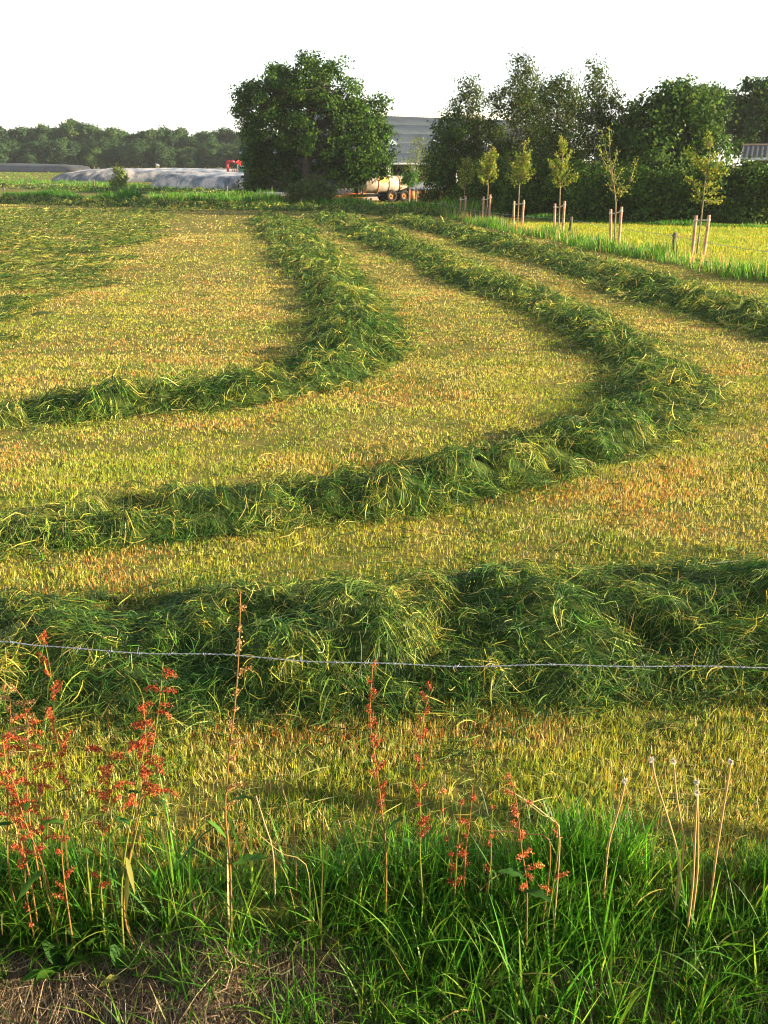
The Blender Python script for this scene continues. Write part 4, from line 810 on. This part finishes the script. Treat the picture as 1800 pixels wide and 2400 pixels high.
heap('covered_heap', 'long silage heap under grey plastic sheet farther back on the left', 135, 640, 425, 428, 398, 11, M['sheet'], 'silage heap', group='silage heaps under grey sheets')
_, HB, HBh = heap('covered_heap', 'nearer silage heap under grey sheet left of the oak', 352, 625, 440, 448, 408, 8, M['sheet'], 'silage heap', group='silage heaps under grey sheets')
heap('covered_clamp', 'low black sheeted clamp before the wood at far left', -120, 165, 400, 405, 385, 8, M['sheet_black'], 'silage heap', folds=False)
M['gravel'] = plain('gravel', [(.3, (.10, .10, .11)), (.7, (.20, .19, .20))], 30, .95, bump=.5)
heap('gravel_heap', 'small grey gravel heap just left of the oak', 575, 660, 462, 464, 452, 4, M['gravel'], 'heap', folds=False)
heap('rubble_heap', 'brownish rubble heap between the oak and the tanker', 765, 845, 468, 470, 444, 4, plain('rubble', [(.3, (.12, .09, .075)), (.7, (.26, .20, .17))], 12, .95, bump=.5), 'heap', folds=False)

# red gantry of a silage cutter standing on the nearer heap
def gantry():
    Y = HB[1] + 12; k = pxm(Y); M['red'] = plain('red', [(.3, (.45, .02, .03)), (.7, (.62, .04, .05))], 6, .45)
    p = lambda x, y: atY(x, y, Y); b = p(549, 414); root = thing('silage_cutter', 'red gantry frame of a silage cutter above the grey heaps', 'machine', (b[0], b[1], float(terrain(b[0], b[1]))))
    gz = float(terrain(b[0], Y))
    for x, w_ in ((533, .28), (562, .30)):
        t = p(x, 378); m = MB(); m.box((t[0], Y, (t[2] + gz) / 2), (w_, .25, t[2] - gz)); m.obj('upright', M['red'], root)
    a, c = p(532, 379), p(565, 379); m = MB(); m.box(((a[0] + c[0]) / 2, Y - .02, a[2]), (c[0] - a[0], .3, .42)); m.obj('crossbar', M['red'], root)
    c2 = p(548, 379); m = MB(); m.box((c2[0], Y - .2, c2[2]), (.32, .12, .2)); m.obj('ram_plate', M['wire'], root)
    for x in (546, 550, 554):
        q0, q1 = p(x - 2, 405), p(x, 393); m = MB(); m.tube(np.array([[q0[0], Y, gz], [q1[0], Y - .1, q1[2]]]), [.14, .05], 6); m.obj('tine', M['stake'], root)
    q0, q1 = p(558, 405), p(558.5, 386); m = MB(); m.box((q1[0], Y - .3, (gz + q1[2]) / 2), (.26, .2, q1[2] - gz)); m.obj('mast', M['strap'], root)
    # cab of the tractor that carries it
    M['cab'] = plain('cab', [(.3, (.06, .16, .16)), (.7, (.12, .26, .26))], 5, .4); M['teal'] = plain('teal', [(.3, (.12, .32, .36)), (.7, (.2, .42, .46))], 5, .4)
    q = p(572, 400); t = p(572, 392)
    m = MB(); m.box((q[0], Y, (gz + t[2]) / 2), (1.0, 1.2, t[2] - gz)); m.obj('cab', M['cab'], root)
    m = MB(); m.box((q[0], Y, t[2] + .1), (1.25, 1.4, .2)); m.obj('cab_roof', M['teal'], root)
gantry()

# ------------------------------------------------------------------ barn, shed, house
M['roof'] = plain('roof', [(.35, (.030, .043, .064)), (.55, (.042, .057, .08)), (.75, (.058, .07, .092))], .8, .65, spec=.2)
M['white'] = plain('white', [(.3, (.60, .60, .58)), (.7, (.75, .75, .73))], 5, .6)
M['dark_wall'] = plain('dark_wall', [(.3, (.025, .025, .032)), (.7, (.05, .048, .058))], 3, .8)
M['barn_in'] = plain('barn_in', [(.3, (.03, .03, .032)), (.7, (.07, .068, .066))], 2, .9)
M['panel'] = plain('panel', [(.3, (.24, .27, .30)), (.7, (.36, .39, .42))], 3, .7)
M['skylight'] = plain('skylight', [(.3, (.45, .55, .62)), (.7, (.6, .68, .74))], 3, .3, spec=.6)
def corrugated(name, o, u, v, Lu, Lv, mat, root, period=.42, amp=.045, rows=5, thick=.02):
    """sheet with ribs running along v, lapped rows"""
    n = np.cross(u, v); n = n if n[2] > 0 else -n
    per = 4; nu = int(Lu / period) * per + 1; us = np.linspace(0, Lu, nu); wv = amp * np.cos(us / period * 2 * math.pi)
    m = MB(); rl = Lv / rows
    for r_ in range(rows):
        va, vb = r_ * rl, (r_ + 1) * rl + (.08 if r_ < rows - 1 else 0); lift0, lift1 = .009, .0
        A = o + np.outer(us, u) + v * va + np.outer(wv + lift0, n); B = o + np.outer(us, u) + v * vb + np.outer(wv + lift1, n)
        A2, B2 = A - n * thick, B - n * thick; i = np.arange(nu - 1)
        V = np.vstack([A, B, A2, B2]); Q = np.vstack([np.stack([i, i + 1, i + 1 + nu, i + nu], 1), np.stack([i + 2 * nu, i + 3 * nu, i + 1 + 3 * nu, i + 1 + 2 * nu], 1), np.stack([i + 2 * nu, i + 1 + 2 * nu, i + 1, i], 1)])
        m.add(V, Q)
    return m.obj(name, mat, root, False), n
def barn():
    # eave line from the photograph; the right end runs away from the viewer
    E0 = atY(880, 382, 101); E0[2] = 3.15
    th = R(33); u = np.array([math.cos(th), math.sin(th), 0]); back = np.array([-math.sin(th), math.cos(th), 0])
    E0 = E0 - u * 1.2
    L, D, rise = 27.0, 11.5, 4.75
    root = thing('barn', 'open fronted cattle barn with grey corrugated roof behind the oak', 'barn', (E0[0], E0[1], 0))
    sl = math.hypot(D, rise); v = (back * D + np.array([0, 0, rise])) / sl
    rf, n = corrugated('roof', E0 - back * .5 * 1 - np.array([0, 0, .5 * rise / D]), u, v, L, sl + .54, M['roof'], root)
    Rg = E0 + back * D + np.array([0, 0, rise])
    v2 = (back * D - np.array([0, 0, rise])) / sl
    corrugated('roof', Rg - np.array([0, 0, .03]), u, v2, L, sl, M['roof'], root)
    M3 = np.stack([u, back, [0, 0, 1]], 1)
    def b(name, c, d, mat, par=root):      # c in barn axes (along, back, up) from E0 ground
        m = MB(); p = np.array([E0[0], E0[1], 0]) + u * c[0] + back * c[1] + np.array([0, 0, c[2]]); m.box(p, d, M=M3); return m.obj(name, mat, par)
    m = MB(); m.tube(np.stack([Rg + np.array([0, 0, .12]), Rg + u * L + np.array([0, 0, .12])]), .28, 8); m.obj('ridge_cap', M['white'], root)
    m = MB(); m.tube(np.stack([Rg + np.array([0, 0, .55]), Rg + u * L + np.array([0, 0, .55])]), .07, 6); m.obj('ridge_rail', M['white'], root)
    b('gutter', (L / 2, -.62, 2.92), (L, .18, .20), M['white'])
    for k in range(6): b('post', (.4 + k * 5.2, -.1, 1.42), (.22, .22, 2.84), M['white'] if k else M['panel'])
    b('back_wall', (L / 2, 2 * D - .2, 1.5), (L, .2, 3.0), M['barn_in'])
    for x in (0.0, L): 
        m = MB(); g = np.array([E0[0], E0[1], 0]) + u * x; q = [g, g + back * 2 * D, g + back * 2 * D + [0, 0, 3.0], g + back * D + [0, 0, 3.1 + rise - .2], g + [0, 0, 3.0]]
        o2 = u * .12; V = np.vstack([q, np.array(q) + o2]); m.add(V, [[i, (i + 1) % 5, 5 + (i + 1) % 5, 5 + i] for i in range(5)], [[0, 2, 1], [0, 3, 2], [0, 4, 3], [5, 6, 7], [5, 7, 8], [5, 8, 9]]); m.obj('gable_wall', M['dark_wall'], root)
    b('infill_panel', (1.8, .15, 1.4), (2.4, .08, 2.8), M['panel'])
    for k in range(4): b('feed_rail', (L / 2, .8, .5 + .35 * k), (L - 2, .06, .06), M['wire'])
    for a0 in (5.1, 11.2, 17.5):          # skylight sheets lying just over the roof
        o = E0 + u * a0 + v * 4.1 + n * .09; us = np.linspace(0, 1.25, 19); wv = .045 * np.cos((us + a0) / .42 * 2 * math.pi)
        A = o + np.outer(us, u) + np.outer(wv, n); B = A + v * 1.3; i = np.arange(18); m = MB(); m.add(np.vstack([A, B, A - n * .01, B - n * .01]), np.vstack([np.stack([i, i + 1, i + 20, i + 19], 1), np.stack([i + 38, i + 57, i + 58, i + 39], 1)])); m.obj('skylight', M['skylight'], rf)
barn()
def shed():
    a = atY(574, 462, 112); c = atY(800, 462, 112); top = atY(600, 345, 112)[2]; root = thing('low_shed', 'low dark boarded shed half hidden behind the oak', 'shed', (a[0], 112, 0))
    n = 18; xs_ = np.linspace(a[0], c[0], n + 1)
    for i in range(n):
        m = MB(); m.box(((xs_[i] + xs_[i + 1]) / 2, 112 + .02 * (i % 2), (top - .5) / 2), (xs_[1] - xs_[0] - .03, .06, top - .5)); m.obj('board', M['dark_wall'], root)
    m = MB(); m.box(((a[0] + c[0]) / 2, 115, (top - .6) / 2), (c[0] - a[0], 5.8, top - .6)); m.obj('wall', M['dark_wall'], root)
    o = np.array([a[0] - .3, 111.6, top - .45]); corrugated('roof', o, np.array([1., 0, 0]), unit(np.array([[0, 1, .16]]))[0], c[0] - a[0] + .6, 7, M['roof'], root, rows=3)
    m = MB(); m.box(((a[0] + c[0]) / 2, 111.55, top - .55), (c[0] - a[0] + .6, .1, .18)); m.obj('fascia', M['panel'], root)
shed()
def house():
    Y = 70.0; p = lambda x, y, dy=0: atY(x, y, Y + dy)
    root = thing('house', 'house with grey roof and white gutter among the right hand trees', 'house', (*p(1760, 460)[:2], 0))
    e0, e1 = p(1752, 364), p(1800, 384); u = unit((e1 - e0)[None] * [1, 0, 0])[0]; th = R(-20); u = np.array([math.cos(th), math.sin(th), 0]); bk = np.array([-math.sin(th), math.cos(th), 0])
    e = p(1735, 371, 3); L = 11.0; D, rise = 4.2, .9; z = e[2]; o = np.array([e[0], e[1], z]); v = unit((bk * D + [0, 0, rise])[None])[0]; sl = math.hypot(D, rise)
    M['tile'] = plain('tile', [(.3, (.05, .054, .066)), (.7, (.09, .092, .105))], 3, .75)
    n_rows, n_cols = 12, 30; n = np.cross(u, v)
    corrugated('roof', o, u, v, L, sl, M['tile'], root, .33, .03, 10)
    corrugated('roof', o + bk * D + [0, 0, rise - .02], u, unit((bk * D - [0, 0, rise])[None])[0], L, sl, M['tile'], root, .33, .03, 10)
    M3 = np.stack([u, bk, [0, 0, 1]], 1)
    def b(name, c, d, mat):
        m = MB(); m.box(o + u * c[0] + bk * c[1] + [0, 0, c[2]], d, M=M3); m.obj(name, mat, root)
    b('gutter', (L / 2, -.1, -.05), (L, .16, .18), M['white']); b('ridge', (L / 2, D, rise + .06), (L, .3, .14), plain('ridge', [(.3, (.4, .27, .17)), (.7, (.5, .36, .24))], 4, .8))
    b('wall', (L / 2, D, -z / 2 - .1), (L - .6, 2 * D - .9, z - .2), M['dark_wall'])
house()

# ------------------------------------------------------------------ slurry tanker and trailer
def tanker():
    Y = 78.0; B = G(912, 473); Y = B[1]; p = lambda x, y: atY(x, y, Y); k = pxm(Y)
    M['tank'] = plain('tank', [(.32, (.16, .11, .08)), (.45, (.34, .28, .23)), (.6, (.46, .40, .34)), (.75, (.30, .24, .2))], 1.9, .6, spec=.3, detail=9); M['orange'] = plain('orange', [(.3, (.50, .10, .015)), (.7, (.68, .17, .03))], 4, .5)
    M['tyre'] = plain('tyre', [(.3, (.012, .012, .012)), (.7, (.035, .032, .03))], 12, .9); M['rust'] = plain('rust', [(.3, (.30, .12, .04)), (.7, (.42, .20, .08))], 9, .8); M['yellow'] = plain('yellow', [(.3, (.70, .52, .08)), (.7, (.78, .62, .14))], 5, .6)
    # axis: the rear (right) end swings away from the sunless front
    front, rear = p(862, 437), p(942, 437); th = R(24); ax = np.array([math.cos(th), math.sin(th), 0]); sd = np.array([math.sin(th), -math.cos(th), 0]); c = .5 * (front + rear)
    Lt = 4.6; rad = .82; zc = 1.62; c = np.array([c[0], Y + 1, zc])
    root = thing('slurry_tanker', 'orange framed slurry tanker with cream tank parked by the oak', 'tanker', (c[0], c[1], 0)); root.scale = (.8, .8, .8); M3 = np.stack([sd, [0, 0, 1], ax], 1)
    prof = [(.02, -Lt / 2 - .30), (.3, -Lt / 2 - .27), (.58, -Lt / 2 - .17), (.76, -Lt / 2 - .05), (rad, -Lt / 2 + .05), (rad, Lt / 2 - .05), (.76, Lt / 2 + .05), (.58, Lt / 2 + .17), (.3, Lt / 2 + .27), (.02, Lt / 2 + .3)]
    m = MB(); m.lathe(prof, 32, M3, c); tk = m.obj('tank', M['tank'], root, True)
    for s in (-1.0, .15, 1.3, 2.2):
        m = MB(); m.lathe([(rad, s - .05), (rad + .035, s - .05), (rad + .035, s + .05), (rad, s + .05)], 32, M3, c); m.obj('band', M['rust'] if s < 2 else M['black'], tk, True)
    m = MB(); m.lathe([(.02, Lt / 2 + .3), (.40, Lt / 2 + .28), (.45, Lt / 2 + .36), (.3, Lt / 2 + .46), (.02, Lt / 2 + .5)], 20, M3, c); m.obj('rear_hatch', M['black'], tk, True)
    def b(name, q, d, mat, par=root): 
        m = MB(); m.box(c + ax * q[0] + sd * q[1] + np.array([0, 0, q[2]]), d, M=np.stack([ax, sd, [0, 0, 1]], 1)); return m.obj(name, mat, par)
    m = MB(); a_ = np.linspace(.25, .95, 6); V = []
    for aa in a_: V += [c + sd * (rad + .02) * math.cos(aa) + np.array([0, 0, (rad + .02) * math.sin(aa)]) + ax * s for s in (-.85, .05)]
    m.add(V, [[2 * i, 2 * i + 1, 2 * i + 3, 2 * i + 2] for i in range(5)]); m.obj('placard', M['yellow'], tk)
    for s in (-.45, .45): b('chassis_beam', (-.6, s, -1.0), (6.6, .16, .26), M['black'])
    b('drawbar', (-4.2, 0, -1.12), (2.6, .34, .3), M['orange']); b('front_frame', (-3.3, .35, -1.02), (2.0, .18, .44), M['orange']); b('front_frame', (-3.3, -.35, -1.02), (2.0, .18, .44), M['orange'])
    b('drawbar_stand', (-4.4, .3, -1.5), (.16, .16, .85), M['orange']); b('pump', (-3.0, 0, -.55), (.6, .6, .6), M['black'])
    for i, s in enumerate((-3.1, -2.6)):
        m = MB(); q = c + ax * s + sd * .5; m.tube(smooth_path([q + [0, 0, -.9], q + [0, 0, -.2] + sd * .1, q + ax * .35 + [0, 0, .3], q + ax * .6 + [0, 0, .55]], n=10), .06, 6); m.obj('hose', M['black'], root, True)
    b('mudguard', (.95, .98, -.78), (2.9, .42, .06), M['black']); b('mudguard', (.95, -.98, -.78), (2.9, .42, .06), M['black'])
    for s in (.25, 1.65):
        for y_ in (1.02, -1.02):
            q = c + ax * s + sd * y_ + np.array([0, 0, .56 - zc]); Mw = np.stack([ax, [0, 0, 1], sd], 1)
            m = MB(); m.lathe([(.30, -.2), (.44, -.22), (.54, -.17), (.56, 0), (.54, .17), (.44, .22), (.30, .2), (.28, 0), (.30, -.2)], 24, Mw, q); wh = m.obj('wheel', M['tyre'], root, True)
            m = MB(); m.lathe([(.30, -.12), (.30, .12), (.26, .14), (.2, .06), (.10, .08), (.09, .15), (.01, .16)], 16, Mw, q); m.obj('rim', M['rust'], wh, True)
            for t_ in range(14):
                aa = t_ * 2 * math.pi / 14; r3 = ax * math.cos(aa) + np.array([0, 0, math.sin(aa)]); tn = -ax * math.sin(aa) + np.array([0, 0, math.cos(aa)]); m = MB(); m.box(q + r3 * .555, (.05, .06, .36), M=np.stack([r3, tn, sd], 1)); m.obj('tread_lug', M['tyre'], wh)
    b('axle', (.25, 0, -1.39), (.12, 2.0, .12), M['black']); b('axle', (1.65, 0, -1.39), (.12, 2.0, .12), M['black'])
tanker()
def trailer():
    Yt = 84.0; c = atY(1012, 460, Yt); root = thing('farm_trailer', 'grey topped farm trailer with rusty sideboards beside the tanker', 'trailer', (c[0], Yt, 0)); x, y = c[0], Yt
    top = atY(1012, 428, Yt)[2]; b0 = atY(1012, 466, Yt)[2]; mid_ = atY(1012, 446, Yt)[2]
    m = MB(); m.box((x, y, (mid_ + b0) / 2), (3.6, 1.9, .1)); m.obj('deck', M['black'], root)
    for i in range(8):
        m = MB(); m.box((x - 1.58 + i * .45, y - .96, (mid_ + b0) / 2), (.42, .05, mid_ - b0)); m.obj('sideboard', M['rust'], root)
    for s in (-1.8, -.6, .6, 1.8):
        m = MB(); m.box((x + s, y - 1.02, (top + b0) / 2 - .1), (.09, .07, top - b0 - .1)); m.obj('side_post', M['stake'], root)
    V = [(x - 1.9, y - 1.1, mid_ + .15), (x + 1.9, y - 1.1, mid_ + .15), (x + 1.6, y, top), (x - 1.6, y, top), (x - 1.9, y + 1.1, mid_ + .15), (x + 1.9, y + 1.1, mid_ + .15)]
    m = MB(); m.add(V, [[0, 1, 2, 3], [3, 2, 5, 4]], [[0, 3, 4], [1, 5, 2]]); m.obj('sheet_cover', M['panel'], root)
    for s in (-.7, .7):
        m = MB(); m.lathe([(.2, -.14), (.38, -.14), (.42, 0), (.38, .14), (.2, .14), (.02, .1)], 18, [[1, 0, 0], [0, 0, -1], [0, 1, 0]], (x + s, y - .75, .42)); m.obj('wheel', M['tyre'], root, True)
trailer()

# ------------------------------------------------------------------ evening haze
def haze():
    m = bpy.data.materials.new('haze'); m.use_nodes = True; t = m.node_tree; t.nodes.remove(t.nodes['Principled BSDF'])
    v = t.nodes.new('ShaderNodeVolumePrincipled'); v.inputs['Color'].default_value = (.86, .93, 1, 1); v.inputs['Density'].default_value = .0002; v.inputs['Anisotropy'].default_value = .2
    t.links.new(v.outputs[0], t.nodes['Material Output'].inputs['Volume'])
    b = MB(); b.box((0, 720, 9), (2500, 1700, 21)); o = b.obj('haze', m); tag(o, kind='stuff')
haze()
